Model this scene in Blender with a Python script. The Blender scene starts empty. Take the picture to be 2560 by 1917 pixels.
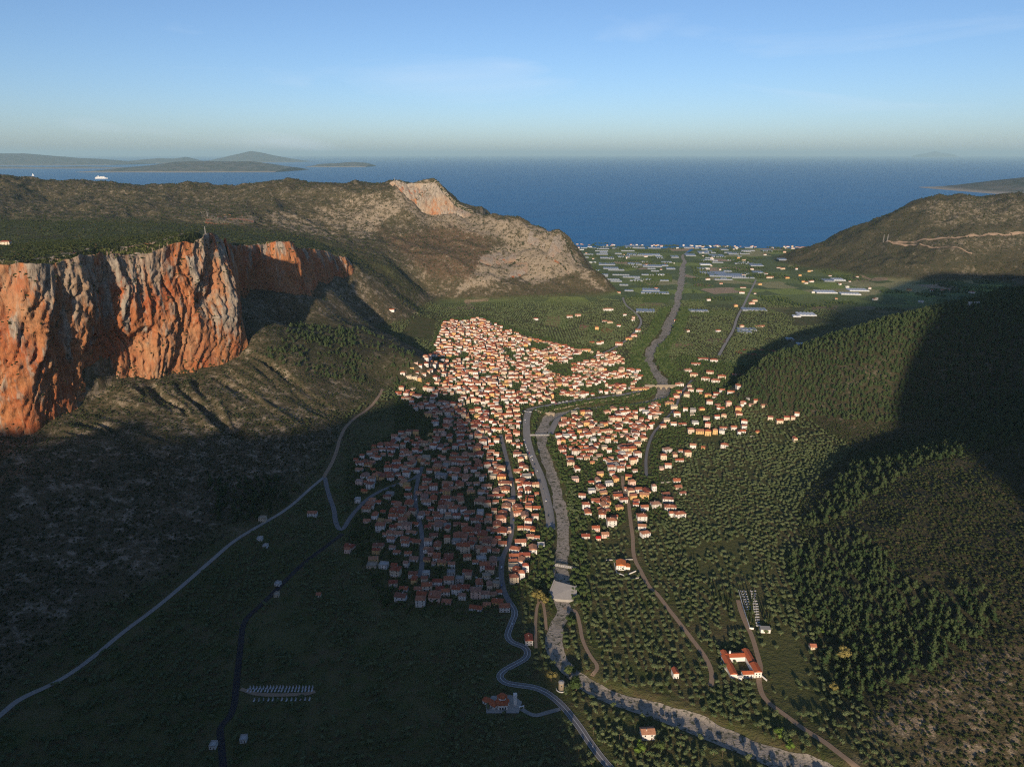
import bpy, math, random
import numpy as np
from mathutils import Vector, Matrix

random.seed(7); RNG = np.random.default_rng(11)
scene = bpy.context.scene
COL = scene.collection
R_ = math.radians

# ------------------------------------------------------------------ camera
FPX, CX, CY, PITCH, CAMZ = 1778.0, 1280.0, 958.5, R_(17.9), 500.0
cam_d = bpy.data.cameras.new('camera'); cam = bpy.data.objects.new('camera', cam_d); COL.objects.link(cam)
cam_d.sensor_width = 36.0; cam_d.lens = 36.0 * FPX / 2560.0
cam_d.clip_start = 1.0; cam_d.clip_end = 400000.0
cam.location = (0, 0, CAMZ); cam.rotation_euler = (math.pi / 2 - PITCH, 0, 0)
scene.camera = cam

# ------------------------------------------------------------------ sky and sun
SUN_EL, SUN_HEAD = R_(16.0), R_(8.0)          # light travels away from the camera, a little to the right
world = bpy.data.worlds.new('World'); scene.world = world; world.use_nodes = True
wn = world.node_tree; wn.nodes.clear()
sky = wn.nodes.new('ShaderNodeTexSky'); sky.sky_type = 'NISHITA'; sky.sun_disc = False
sky.sun_elevation = SUN_EL; sky.sun_rotation = math.pi + SUN_HEAD
sky.altitude = 500; sky.air_density = 0.8; sky.dust_density = 1.05; sky.ozone_density = 4.8
wtc = wn.nodes.new('ShaderNodeTexCoord'); wmp = wn.nodes.new('ShaderNodeMapping')
wmp.inputs['Scale'].default_value = (1.3, 1.3, 7.0); wmp.inputs['Rotation'].default_value = (0, R_(14), 0)
wns = wn.nodes.new('ShaderNodeTexNoise'); wns.inputs['Scale'].default_value = 2.3; wns.inputs['Detail'].default_value = 7; wns.inputs['Distortion'].default_value = 0.6
wrp = wn.nodes.new('ShaderNodeValToRGB')
wrp.color_ramp.elements[0].position = 0.57; wrp.color_ramp.elements[0].color = (0, 0, 0, 1)
wrp.color_ramp.elements[1].position = 0.86; wrp.color_ramp.elements[1].color = (0.45, 0.45, 0.45, 1)
wmx = wn.nodes.new('ShaderNodeMix'); wmx.data_type = 'RGBA'; wmx.inputs['B'].default_value = (5.2, 6.0, 7.0, 1)
wbg = wn.nodes.new('ShaderNodeBackground'); wbg.inputs['Strength'].default_value = 0.12
wout = wn.nodes.new('ShaderNodeOutputWorld')
wn.links.new(wtc.outputs['Generated'], wmp.inputs['Vector']); wn.links.new(wmp.outputs['Vector'], wns.inputs['Vector'])
wn.links.new(wns.outputs['Fac'], wrp.inputs['Fac']); wn.links.new(wrp.outputs['Color'], wmx.inputs['Factor'])
wtint = wn.nodes.new('ShaderNodeMix'); wtint.data_type = 'RGBA'; wtint.blend_type = 'MULTIPLY'; wtint.inputs['Factor'].default_value = 1.0; wtint.inputs['B'].default_value = (1.10, 0.97, 0.90, 1)
wn.links.new(sky.outputs['Color'], wtint.inputs['A']); wn.links.new(wtint.outputs['Result'], wmx.inputs['A']); wn.links.new(wmx.outputs['Result'], wbg.inputs['Color'])
wn.links.new(wbg.outputs['Background'], wout.inputs['Surface'])
sun_d = bpy.data.lights.new('sun', 'SUN'); sun_d.energy = 4.6; sun_d.angle = R_(0.9); sun_d.color = (1.0, 0.80, 0.58)
sun = bpy.data.objects.new('sun', sun_d); COL.objects.link(sun)
LIGHT = Vector((math.sin(SUN_HEAD) * math.cos(SUN_EL), math.cos(SUN_HEAD) * math.cos(SUN_EL), -math.sin(SUN_EL)))
sun.rotation_euler = LIGHT.to_track_quat('-Z', 'Y').to_euler(); sun.location = (0, -300, 900)
scene.view_settings.view_transform = 'Standard'; scene.view_settings.look = 'None'
scene.view_settings.gamma = 1.0; scene.view_settings.use_curve_mapping = False
scene.view_settings.exposure = 0.24
scene.cycles.max_bounces = 4; scene.cycles.diffuse_bounces = 2; scene.cycles.glossy_bounces = 2
scene.cycles.transparent_max_bounces = 6; scene.cycles.volume_bounces = 0; scene.cycles.use_denoising = False; scene.cycles.filter_width = 1.15

# ------------------------------------------------------------------ helpers: projection, noise, meshes
SP, CP = math.sin(PITCH), math.cos(PITCH)
def P(px, py, Y):                                   # image point at forward distance Y -> world
    a = (px - CX) / FPX; b = (CY - py) / FPX
    ry = CP + b * SP; rz = -SP + b * CP; t = Y / ry
    return (a * t, Y, CAMZ + rz * t)
def proj(x, y, z):
    d = y * CP - (z - CAMZ) * SP; u = y * SP + (z - CAMZ) * CP
    d = np.where(np.abs(d) < 1e-3, 1e-3, d)
    return CX + FPX * x / d, CY - FPX * u / d, d

def _hash(i, j, k, seed):
    h = (i * 374761393 + j * 668265263 + k * 2147483647 + seed * 974634777) & 0xFFFFFFFF
    h = ((h ^ (h >> 13)) * 1274126177) & 0xFFFFFFFF
    h = ((h ^ (h >> 16)) * 2246822519) & 0xFFFFFFFF
    return ((h ^ (h >> 15)) & 0xFFFFFF) / float(0xFFFFFF)
def vnoise(x, y, seed=0):                           # smooth value noise, -1..1
    x = np.asarray(x, dtype=np.float64); y = np.asarray(y, dtype=np.float64)
    i = np.floor(x).astype(np.int64); j = np.floor(y).astype(np.int64)
    fx = x - i; fy = y - j
    fx = fx * fx * fx * (fx * (fx * 6 - 15) + 10); fy = fy * fy * fy * (fy * (fy * 6 - 15) + 10)
    z = np.zeros_like(i)
    a = _hash(i, j, z, seed); b = _hash(i + 1, j, z, seed); c = _hash(i, j + 1, z, seed); d = _hash(i + 1, j + 1, z, seed)
    return 2 * ((a * (1 - fx) + b * fx) * (1 - fy) + (c * (1 - fx) + d * fx) * fy) - 1
def fbm(x, y, seed=0, oct=4, gain=0.5, lac=2.03):
    s = 0; a = 1.0; n = 0; ca, sa = math.cos(0.6), math.sin(0.6)
    for o in range(oct):
        s = s + a * vnoise(x, y, seed + o * 17); n += a; a *= gain
        x, y = (x * ca - y * sa) * lac + 13.7, (x * sa + y * ca) * lac + 7.1
    return s / n
def ridged(x, y, seed=0, oct=4, gain=0.55, lac=2.03):
    s = 0; a = 1.0; n = 0; ca, sa = math.cos(0.6), math.sin(0.6)
    for o in range(oct):
        r = 1 - np.abs(vnoise(x, y, seed + o * 17)) * 2; s = s + a * r; n += a; a *= gain
        x, y = (x * ca - y * sa) * lac + 3.7, (x * sa + y * ca) * lac + 9.1
    return s / n
def sstep(a, b, x):
    t = np.clip((x - a) / (b - a), 0, 1); return t * t * (3 - 2 * t)
def inpoly(x, y, poly):
    x = np.asarray(x); y = np.asarray(y); r = np.zeros(x.shape, bool); n = len(poly)
    for i in range(n):
        x0, y0 = poly[i]; x1, y1 = poly[(i + 1) % n]
        if y0 == y1: continue
        c = ((y0 > y) != (y1 > y)) & (x < (x1 - x0) * (y - y0) / (y1 - y0) + x0)
        r ^= c
    return r
def polydist(x, y, pts, closed=False):              # distance to a polyline and arc parameter (segment index + t)
    best = np.full(np.shape(x), 1e18); par = np.zeros(np.shape(x)); n = len(pts)
    for i in range(n if closed else n - 1):
        x0, y0 = pts[i][:2]; x1, y1 = pts[(i + 1) % n][:2]
        dx, dy = x1 - x0, y1 - y0; L = dx * dx + dy * dy + 1e-9
        t = np.clip(((x - x0) * dx + (y - y0) * dy) / L, 0, 1)
        d = (x - x0 - t * dx) ** 2 + (y - y0 - t * dy) ** 2
        m = d < best; best = np.where(m, d, best); par = np.where(m, i + t, par)
    return np.sqrt(best), par
def resample(pts, step):
    pts = np.asarray(pts, float); d = np.r_[0, np.cumsum(np.linalg.norm(np.diff(pts, axis=0), axis=1))]
    n = max(2, int(d[-1] / step) + 1); s = np.linspace(0, d[-1], n)
    return np.stack([np.interp(s, d, pts[:, k]) for k in range(pts.shape[1])], 1)
def smooth_line(pts, it=2):                         # Chaikin corner cutting
    pts = np.asarray(pts, float)
    for _ in range(it):
        q = [pts[0]]
        for a, b in zip(pts[:-1], pts[1:]):
            q += [a * .75 + b * .25, a * .25 + b * .75]
        q.append(pts[-1]); pts = np.array(q)
    return pts
def mesh_np(name, V, F, smooth=False, mats=None, midx=None, attrs=None):
    me = bpy.data.meshes.new(name)
    V = np.asarray(V, np.float32); F = np.asarray(F, np.int32)
    me.vertices.add(len(V)); me.vertices.foreach_set('co', V.ravel())
    k = F.shape[1]; me.loops.add(F.size); me.loops.foreach_set('vertex_index', F.ravel())
    me.polygons.add(len(F)); me.polygons.foreach_set('loop_start', np.arange(0, F.size, k, dtype=np.int32))
    me.update(calc_edges=True); me.validate()
    if smooth: me.polygons.foreach_set('use_smooth', np.ones(len(F), bool))
    for m in (mats or []): me.materials.append(m)
    if midx is not None: me.polygons.foreach_set('material_index', np.asarray(midx, np.int32))
    for an, av in (attrs or {}).items():
        a = me.attributes.new(an, 'FLOAT', 'POINT'); a.data.foreach_set('value', np.asarray(av, np.float32).ravel())
    me.update()
    return me
def grid_faces(nr, nc):
    i = np.arange(nr * nc).reshape(nr, nc)
    return np.stack([i[:-1, :-1], i[:-1, 1:], i[1:, 1:], i[1:, :-1]], -1).reshape(-1, 4)
def link(name, data, parent=None, **props):
    o = bpy.data.objects.new(name, data); COL.objects.link(o)
    if parent is not None: o.parent = parent
    for k, v in props.items():
        if v is not None: o[k] = v
    return o

# ------------------------------------------------------------------ node material helper
class NM:
    def __init__(s, name, rough=0.9, spec=0.2):
        s.m = bpy.data.materials.new(name); s.m.use_nodes = True; s.t = s.m.node_tree; s.t.nodes.clear()
        s.out = s.n('ShaderNodeOutputMaterial'); s.b = s.n('ShaderNodeBsdfPrincipled')
        s.b.inputs['Roughness'].default_value = rough; s.b.inputs['Specular IOR Level'].default_value = spec
        s.l(s.b.outputs[0], s.out.inputs['Surface']); s._pos = None
    def n(s, t): return s.t.nodes.new(t)
    def l(s, a, b): s.t.links.new(a, b)
    def pos(s):
        if s._pos is None: s._pos = s.n('ShaderNodeNewGeometry').outputs['Position']
        return s._pos
    def map(s, scale=(1, 1, 1), rot=(0, 0, 0), vec=None, loc=(0, 0, 0)):
        m = s.n('ShaderNodeMapping'); m.inputs['Scale'].default_value = scale; m.inputs['Rotation'].default_value = rot
        m.inputs['Location'].default_value = loc
        s.l(vec or s.pos(), m.inputs['Vector']); return m.outputs[0]
    def noise(s, scale, detail=4, rough=0.55, vec=None, dist=0.0):
        n = s.n('ShaderNodeTexNoise'); n.inputs['Scale'].default_value = scale; n.inputs['Detail'].default_value = detail
        n.inputs['Roughness'].default_value = rough; n.inputs['Distortion'].default_value = dist
        s.l(vec or s.pos(), n.inputs['Vector']); return n.outputs['Fac']
    def vor(s, scale, vec=None, feature='F1', out='Distance', metric='EUCLIDEAN', rnd=1.0):
        n = s.n('ShaderNodeTexVoronoi'); n.feature = feature; n.distance = metric
        n.inputs['Scale'].default_value = scale; n.inputs['Randomness'].default_value = rnd
        s.l(vec or s.pos(), n.inputs['Vector']); return n.outputs[out]
    def ramp(s, fac, stops):
        r = s.n('ShaderNodeValToRGB'); e = r.color_ramp.elements
        while len(e) < len(stops): e.new(0.5)
        for k, (p, c) in enumerate(stops):
            e[k].position = p; e[k].color = (c if len(c) == 4 else (*c, 1)) if not isinstance(c, (int, float)) else (c, c, c, 1)
        s.l(fac, r.inputs['Fac']); return r.outputs['Color']
    def mix(s, fac, a, b, mode='MIX'):
        m = s.n('ShaderNodeMix'); m.data_type = 'RGBA'; m.blend_type = mode; m.clamp_factor = True
        for i, v in (('Factor', fac), ('A', a), ('B', b)):
            if isinstance(v, (int, float)): m.inputs[i].default_value = v if i == 'Factor' else (v, v, v, 1)
            elif isinstance(v, tuple): m.inputs[i].default_value = (*v, 1) if len(v) == 3 else v
            else: s.l(v, m.inputs[i])
        return m.outputs['Result']
    def math(s, op, a, b=0.0, c=0.0, clamp=False):
        m = s.n('ShaderNodeMath'); m.operation = op; m.use_clamp = clamp
        for i, v in enumerate((a, b, c)):
            if isinstance(v, (int, float)): m.inputs[i].default_value = v
            else: s.l(v, m.inputs[i])
        return m.outputs[0]
    def attr(s, name):
        a = s.n('ShaderNodeAttribute'); a.attribute_name = name; return a.outputs['Fac']
    def attrc(s, name):
        a = s.n('ShaderNodeAttribute'); a.attribute_name = name; return a.outputs['Color']
    def rnd(s): return s.n('ShaderNodeObjectInfo').outputs['Random']
    def bump(s, h, strength=0.5, dist=1.0):
        b = s.n('ShaderNodeBump'); b.inputs['Strength'].default_value = strength; b.inputs['Distance'].default_value = dist
        s.l(h, b.inputs['Height']); s.l(b.outputs[0], s.b.inputs['Normal'])
    def color(s, c):
        if isinstance(c, tuple): s.b.inputs['Base Color'].default_value = (*c, 1)
        else: s.l(c, s.b.inputs['Base Color'])
        return s.m
    def sep(s, vec):
        n = s.n('ShaderNodeSeparateXYZ'); s.l(vec, n.inputs[0]); return n.outputs

# ------------------------------------------------------------------ terrain heights
def floor_z(x, y): return np.maximum(66.0 * (1 - y / 4200.0), -6.0) + 0.0 * x
RIM1 = [P(*p) for p in [(-330, 690, 930), (-120, 668, 965), (0, 656, 990), (65, 661, 1000), (134, 657, 1040), (220, 637, 1090), (285, 631, 1150), (366, 631, 1190),
        (448, 611, 1230), (488, 604, 1260), (512, 582, 1295), (541, 584, 1330), (561, 600, 1370)]]
BASE1 = [P(*p) for p in [(-330, 1130, 900), (-120, 1105, 935), (0, 1085, 960), (68, 1078, 975), (127, 1040, 1010), (199, 1015, 1050), (264, 945, 1120), (346, 938, 1160), (407, 930, 1190),
         (480, 926, 1222), (549, 901, 1265), (594, 881, 1298), (618, 857, 1318)]]
RIM2 = [P(*p) for p in [(561, 600, 1380), (575, 613, 1500), (631, 613, 1650), (671, 609, 1680), (692, 604, 1690), (732, 604, 1715), (745, 621, 1770),
        (773, 621, 1850), (814, 625, 1950), (834, 641, 2020), (867, 641, 2060), (876, 655, 2085)]]
BASE2 = [P(*p) for p in [(600, 800, 1400), (598, 740, 1520), (640, 722, 1640), (667, 722, 1660), (720, 738, 1670), (765, 747, 1690), (790, 725, 1760),
         (805, 705, 1840), (825, 695, 1930), (845, 690, 2000), (882, 686, 2045), (892, 676, 2080)]]
RIM3 = [P(*p) for p in [(972, 458, 2990), (985, 451, 2985), (1017, 458, 2985), (1055, 458, 2990), (1090, 456, 2980), (1112, 487, 2970), (1137, 516, 2960), (1173, 530, 2945), (1180, 538, 2940)]]
BASE3 = [P(*p) for p in [(985, 470, 2970), (1003, 483, 2955), (1025, 500, 2945), (1050, 525, 2940), (1075, 541, 2925), (1108, 541, 2920), (1137, 543, 2915), (1168, 549, 2912), (1182, 546, 2920)]]
both, low, high, top3, bot3 = [], [], [], [], []
# wall feet, talus and spur
low += BASE1 + BASE2
low += [P(*p) for p in [(745, 775, 1700), (850, 790, 1680), (945, 827, 1600), (1017, 871, 1500), (1054, 900, 1440), (680, 800, 1560)]]
low += [(-165, 1440, 58), (-370, 1830, 72), (-260, 1720, 48), (-450, 1930, 95), (-520, 1900, 140), (-210, 1290, 48), (-230, 1380, 58), (-330, 1330, 85), (-300, 1200, 62)]
low += [(-420, 471, 66), (-356, 651, 62), (-301, 829, 60), (-264, 930, 58), (-255, 1100, 55), (-250, 1230, 52),
        (-520, 560, 92), (-480, 720, 88), (-520, 900, 96), (-430, 1050, 88), (-430, 1190, 98), (-620, 760, 118), (-620, 900, 120), (-600, 1030, 112)]
low += [(-330, 480, 40), (-270, 650, 40), (-215, 829, 40), (-180, 960, 36), (-170, 1100, 36), (-160, 1220, 32), (-100, 1400, 20), (-150, 1650, 20), (-250, 1800, 28)]
low += [(-800, 600, 140), (-620, 450, 115), (-900, 800, 150), (-1000, 300, 230), (-700, 250, 190)]
# plateau
high += RIM1 + RIM2
high += [P(*p) for p in [(0, 560, 1900), (200, 560, 1900), (400, 562, 1900), (0, 610, 1350), (250, 590, 1500), (450, 572, 1750), (600, 585, 2100), (700, 590, 2050), (-300, 620, 1400), (-300, 560, 2000), (760, 598, 2150)]]
high += [(-1500, 900, 370), (-2200, 1500, 400)]
# side valley and mid hill
both += [P(*p) for p in [(900, 645, 2260), (985, 672, 2290), (1020, 702, 2320), (860, 602, 2500), (800, 567, 2750), (545, 552, 2450), (640, 562, 2450), (0, 540, 2400), (430, 537, 2600), (250, 512, 2800), (120, 500, 2900),
        (700, 530, 2700), (640, 500, 2950), (540, 505, 3050)]]
both += [P(*p) for p in [(0, 458, 3300), (-300, 455, 3300), (100, 461, 3300), (220, 466, 3300), (300, 472, 3330), (380, 482, 3350), (430, 486, 3400), (520, 484, 3400), (600, 478, 3300), (650, 466, 3250), (680, 460, 3250), (720, 457, 3250), (850, 458, 3180), (930, 459, 3100)]]
both += [P(*p) for p in [(1235, 540, 2900), (1300, 550, 2850), (1343, 575, 2800), (1380, 588, 2760), (1398, 583, 2740), (1412, 597, 2720), (1430, 629, 2680), (1441, 655, 2640), (1470, 677, 2580), (1488, 691, 2550), (1510, 704, 2520), (1530, 738, 2470)]]
both += [P(*p) for p in [(950, 560, 2800), (880, 520, 2900), (1000, 610, 2650), (1100, 600, 2750), (1050, 660, 2480), (1200, 650, 2560), (1200, 590, 2760), (1350, 650, 2590), (1300, 700, 2500), (1300, 610, 2720), (1400, 690, 2540), (1150, 690, 2450), (1450, 720, 2480)]]
both += [P(*p) for p in [(1532, 748, 2430), (1490, 770, 2300), (1400, 770, 2300), (1300, 766, 2310), (1200, 757, 2340), (1120, 742, 2360), (1060, 724, 2390)]]
both += [(400, 2450, 0), (380, 2700, -10), (330, 3000, -10), (200, 2200, 8), (0, 2180, 8), (-150, 2200, 12), (-280, 2200, 30), (420, 2300, 0), (500, 3400, -20)]
both += [(x, 3550, 60) for x in (-2600, -1900, -1300, -700, -300, 0)] + [(x, 3950, -60) for x in (-2600, -1900, -1300, -700, -100, 300)]
both += [(60, 3200, 60), (-150, 3250, 150)]
bot3 += BASE3; top3 += RIM3 + [P(985, 451, 3060), P(1090, 456, 3060), (-200, 3120, 280), P(930, 459, 3050)]
# near right hill, pine ridge, far right hill
both += [(200, 330, 68), (239, 445, 62), (280, 512, 60), (297, 629, 58), (309, 708, 56), (330, 800, 54), (160, 430, 40), (200, 560, 36), (220, 700, 36), (250, 850, 34), (320, 930, 36), (420, 1000, 40),
         P(2560, 1900, 408), P(2560, 1700, 470), P(2300, 1800, 448), P(2300, 1680, 492), P(2420, 1560, 540), (330, 300, 62), P(2560, 1500, 548), (400, 640, 96), (470, 760, 112), (559, 700, 142), (657, 850, 160), (531, 850, 118), (420, 850, 76), (700, 600, 230), (500, 350, 120), (420, 330, 66), (900, 800, 290)]
both += [(470, 960, 62), (560, 1000, 72), (640, 1060, 88), (740, 1120, 112), (900, 1050, 190), (440, 1150, 46), (520, 1180, 62), (340, 1150, 30), (360, 1350, 28), (480, 1100, 52)]
both += [P(*p) for p in [(1900, 905, 1370), (2000, 872, 1330), (2100, 838, 1300), (2200, 808, 1300), (2300, 783, 1300), (2400, 762, 1300), (2560, 738, 1300), (2200, 880, 1210), (2400, 860, 1200)]]
both += [(472, 1400, 46), (1170, 1300, 390), (1500, 1250, 520), (560, 1480, 50), (640, 1520, 60), (831, 1600, 85), (945, 1680, 80), (1170, 1850, 110), (1600, 1900, 250), (620, 1650, 20), (800, 1800, 20), (430, 1500, 20), (1000, 1900, 20), (1300, 2150, 20), (1800, 2350, 40)]
both += [P(*p) for p in [(2037, 616, 3600), (2075, 592, 3500), (2118, 568, 3450), (2171, 553, 3420), (2219, 539, 3400), (2267, 520, 3360), (2305, 502, 3320), (2343, 496, 3300), (2396, 489, 3300), (2434, 496, 3300), (2458, 501, 3300), (2497, 496, 3280), (2516, 489, 3270), (2560, 489, 3260), (2700, 480, 3200)]]
both += [P(*p) for p in [(1970, 664, 3230), (2027, 678, 3080), (2137, 692, 2910), (2195, 690, 2880), (2300, 600, 3050), (2220, 605, 3120), (2400, 640, 2850), (2500, 570, 3020), (2120, 640, 3130)]]
both += [(1200, 3200, -15), (1320, 2950, -10), (1420, 2750, -5), (1700, 2650, 10), (1800, 2780, 30), (2100, 2700, 60), (2600, 2800, 200), (1550, 3750, 20), (1480, 3900, -40), (1900, 3900, 60), (2500, 3900, 120), (2000, 4300, -30), (2700, 4300, -30)]
# spurs behind the camera that shade the valley
for x, r in [(-1600, 520), (-1220, 470), (-920, 405), (-810, 375), (-740, 410), (-680, 370), (-620, 395), (-560, 365), (-480, 405), (-372, 440), (-282, 400), (-205, 332), (-145, 258), (-96, 205), (-40, 165), (32, 110), (190, 105), (260, 110), (340, 130), (390, 200), (415, 330), (440, 420), (475, 490), (540, 580), (640, 660), (900, 730), (1300, 760)]:
    both += [(x, -250, r + 72), (x, -900, r + 120)]
both += [(-360, 150, 165), (-240, 200, 80), (0, 200, 66), (100, 200, 50), (220, 180, 70), (400, 100, 80), (330, 230, 66), (-60, 350, 50), (60, 350, 40), (-600, 0, 300), (-1200, 0, 380)]

class RBF:
    def __init__(s, pts, c=35.0):
        p = np.array(pts, float); s.S = 1000.0; s.c = c / s.S
        s.xy = p[:, :2] / s.S; n = len(p)
        A = np.sqrt(((s.xy[:, None] - s.xy[None]) ** 2).sum(-1) + s.c ** 2) * -1
        A[np.arange(n), np.arange(n)] += 2e-4
        Q = np.c_[np.ones(n), s.xy]; M = np.zeros((n + 3, n + 3)); M[:n, :n] = A; M[:n, n:] = Q; M[n:, :n] = Q.T
        w = np.linalg.solve(M, np.r_[p[:, 2], 0, 0, 0]); s.w = w[:n]; s.q = w[n:]
    def __call__(s, x, y):
        sh = np.shape(x); X = np.ravel(x) / s.S; Y = np.ravel(y) / s.S; out = np.empty(X.shape)
        for a in range(0, len(X), 40000):
            xx = X[a:a + 40000, None]; yy = Y[a:a + 40000, None]
            k = -np.sqrt((xx - s.xy[:, 0]) ** 2 + (yy - s.xy[:, 1]) ** 2 + s.c ** 2)
            out[a:a + 40000] = k @ s.w + s.q[0] + s.q[1] * xx[:, 0] + s.q[2] * yy[:, 0]
        return out.reshape(sh)
rbf_low = RBF(both + low + bot3); rbf_high = RBF(both + high + bot3)
rbf_top = RBF(top3 + [(-900, 3250, 376), (-650, 3150, 385), (-319, 3300, 300), (-60, 3050, 270), (-800, 2900, 330)])
# plan lines of the cliff steps (set back behind the cliff sheets)
def back_line(rim, base, off):
    q = []
    n = len(rim)
    for i in range(n):
        a = rim[max(i - 1, 0)]; b = rim[min(i + 1, n - 1)]
        t = np.array([b[0] - a[0], b[1] - a[1]]); t = t / (np.linalg.norm(t) + 1e-9)
        nrm = np.array([-t[1], t[0]])                # to the left of travel (into the hill)
        q.append((rim[i][0] + nrm[0] * off, rim[i][1] + nrm[1] * off))
    return q
STEP12 = back_line(RIM1[:-1], BASE1, 26) + back_line(RIM2[1:], BASE2, 20)
PLAT = STEP12 + [(-430, 2170), (-300, 2170), (3500, 2170), (3500, 6000), (-5000, 6000), (-5000, 700), (-1200, 880)]
STEP3 = back_line(RIM3, BASE3, 16)
TOP3 = STEP3 + [(-60, 3300), (-700, 3300), (-700, 3000)]
def FLP(px, py):                                     # image point on the valley floor plane
    a = (px - CX) / FPX; b = (CY - py) / FPX; ry = CP + b * SP; rz = -SP + b * CP
    t = (66.0 - CAMZ) / (rz + 66.0 / 4200.0 * ry); return (a * t, ry * t)
RIVER_PX = [(2120, 1960, 13), (1987, 1903, 13), (1842, 1838, 13), (1698, 1784, 12), (1571, 1741, 11), (1481, 1712, 10), (1434, 1675, 9), (1394, 1632, 9), (1380, 1596, 9), (1390, 1553, 8), (1408, 1520, 9), (1404, 1480, 11),
            (1406, 1445, 11), (1406, 1400, 11), (1406, 1362, 11), (1407, 1289, 11), (1395, 1228, 10), (1373, 1162, 10), (1355, 1115, 10), (1351, 1090, 12), (1357, 1061, 14), (1368, 1038, 15), (1400, 1026, 10), (1467, 1014, 8), (1558, 1005, 8),
            (1605, 1002, 9), (1650, 993, 12), (1663, 968, 17), (1655, 945, 20), (1637, 920, 22), (1622, 894, 24), (1622, 875, 26), (1643, 852, 28), (1664, 830, 30), (1672, 805, 34), (1690, 769, 22), (1696, 737, 24), (1703, 709, 28), (1706, 680, 26), (1706, 661, 24), (1714, 651, 18), (1704, 640, 16), (1715, 630, 14), (1730, 622, 12)]
RIVER = np.array([(*FLP(a, b), w) for a, b, w in RIVER_PX]); RIVER = smooth_line(RIVER, 2); RIVER[:, 2] *= np.interp(RIVER[:, 1], [600, 1400, 1550, 1950, 2300], [.80, .74, .42, .42, .46])
def base_height(x, y):
    fl = floor_z(x, y)
    lo = rbf_low(x, y); hi = rbf_high(x, y)
    ins = inpoly(x, y, PLAT)
    d, par = polydist(x, y, PLAT[:len(STEP12) + 3])
    sd = np.where(ins, d, -d)
    soft = np.where(par > len(STEP12) - 1.0, 90.0, 7.0)
    w = sstep(-soft, soft, sd)
    h = lo * (1 - w) + hi * w
    near3 = (np.abs(x + 350) < 500) & (np.abs(y - 3050) < 400)
    tp = rbf_top(x, y); ins3 = inpoly(x, y, TOP3)
    d3, par3 = polydist(x, y, TOP3, True); sd3 = np.where(ins3, d3, -d3)
    soft3 = np.where(par3 > len(STEP3) - 0.5, 60.0, 6.0)
    w3 = sstep(-soft3, soft3, sd3) * near3
    h = h * (1 - w3) + np.maximum(h, tp) * w3
    return fl, h, d, w
def height(x, y):
    fl, h, dstep, w = base_height(x, y)
    up = np.clip((h - fl) / 40.0, 0, 1)
    far = sstep(1500, 2800, y)
    steep = 0.5 + 0.5 * far
    wx = x + 30 * vnoise(x / 120, y / 120, 5); wy = y + 30 * vnoise(x / 120, y / 120, 6)
    plat = w * sstep(40, 160, dstep) * (1 - sstep(2100, 2500, y))
    amp = up * (1 - 0.7 * plat)
    h = h + amp * (ridged(wx / 260, wy / 260, 21, 5) * (13 + 7 * far) * steep + far * 7 * ridged(wx / 85, wy / 85, 23, 4) + fbm(x / 42, y / 42, 31, 4) * 4.5 * (0.6 + 1.1 * far) + far * 3.0 * ridged(x / 26, y / 26, 33, 2))
    db, pb = polydist(x, y, BASE1); g = sstep(8, 60, db) * (1 - sstep(200, 340, db)) * (1 - w) * up * (x < -180)
    h = h + g * 11 * ridged((pb * 46 + 0.10 * db + 10 * vnoise(x / 60, y / 60, 61)) / 30.0, db / 260, 62, 2)
    k = 7.0
    d = h - fl
    hh = fl + 0.5 * (d + np.sqrt(d * d + k * k)) - k * 0.5
    hh = hh + fbm(x / 90, y / 90, 41, 3) * 0.8 * (y < 4000)
    dr, pr = polydist(x, y, RIVER[:, :2]); wr = np.interp(pr, np.arange(len(RIVER)), RIVER[:, 2])
    hh = hh - 3.6 * (1 - sstep(wr * 0.8, wr + 6, dr)) * (hh < 90)
    hh = np.where(y > 3500, np.maximum(hh, -18), hh)
    return hh
# terrain grid: rows finer near the camera
rows = list(np.arange(-950, 250, 24.0)); yv = 250.0
while yv < 4450: rows.append(yv); yv += max(3.2, yv * 0.0036)
rows = np.array(rows); NC = 860
halfw = np.where(rows < 250, 1500.0, np.maximum(rows * 0.95 + 200, 0)); halfw = np.maximum(halfw, np.interp(rows, [250, 700, 5000], [1500, 900, 0]))
us = np.linspace(-1, 1, NC)
GX = us[None, :] * halfw[:, None]; GY = np.repeat(rows[:, None], NC, 1)
GZ = height(GX, GY)
def hz(x, y):                                        # height of the built mesh (bilinear in the grid)
    x = np.asarray(x, float); y = np.asarray(y, float)
    r = np.clip(np.searchsorted(rows, y) - 1, 0, len(rows) - 2); fr = np.clip((y - rows[r]) / (rows[r + 1] - rows[r]), 0, 1)
    def at(rr):
        u = np.clip((x / halfw[rr] + 1) / 2 * (NC - 1), 0, NC - 1.001); c = u.astype(int); f = u - c
        return GZ[rr, c] * (1 - f) + GZ[rr, c + 1] * f
    return at(r) * (1 - fr) + at(r + 1) * fr
def G(px, py):                                       # where the sight line through an image point meets the ground
    a = (px - CX) / FPX; b = (CY - py) / FPX
    ry = CP + b * SP; rz = -SP + b * CP
    t = np.geomspace(330, 5200, 900); zz = CAMZ + rz * t - hz(a * t, ry * t)
    k = np.argmax(zz < 0)
    if zz[k] >= 0: k = len(t) - 1
    lo_, hi_ = t[max(k - 1, 0)], t[k]
    for _ in range(20):
        m = 0.5 * (lo_ + hi_)
        if CAMZ + rz * m - hz(a * m, ry * m) < 0: hi_ = m
        else: lo_ = m
    m = hi_
    return (a * m, ry * m, float(hz(a * m, ry * m)))

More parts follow.
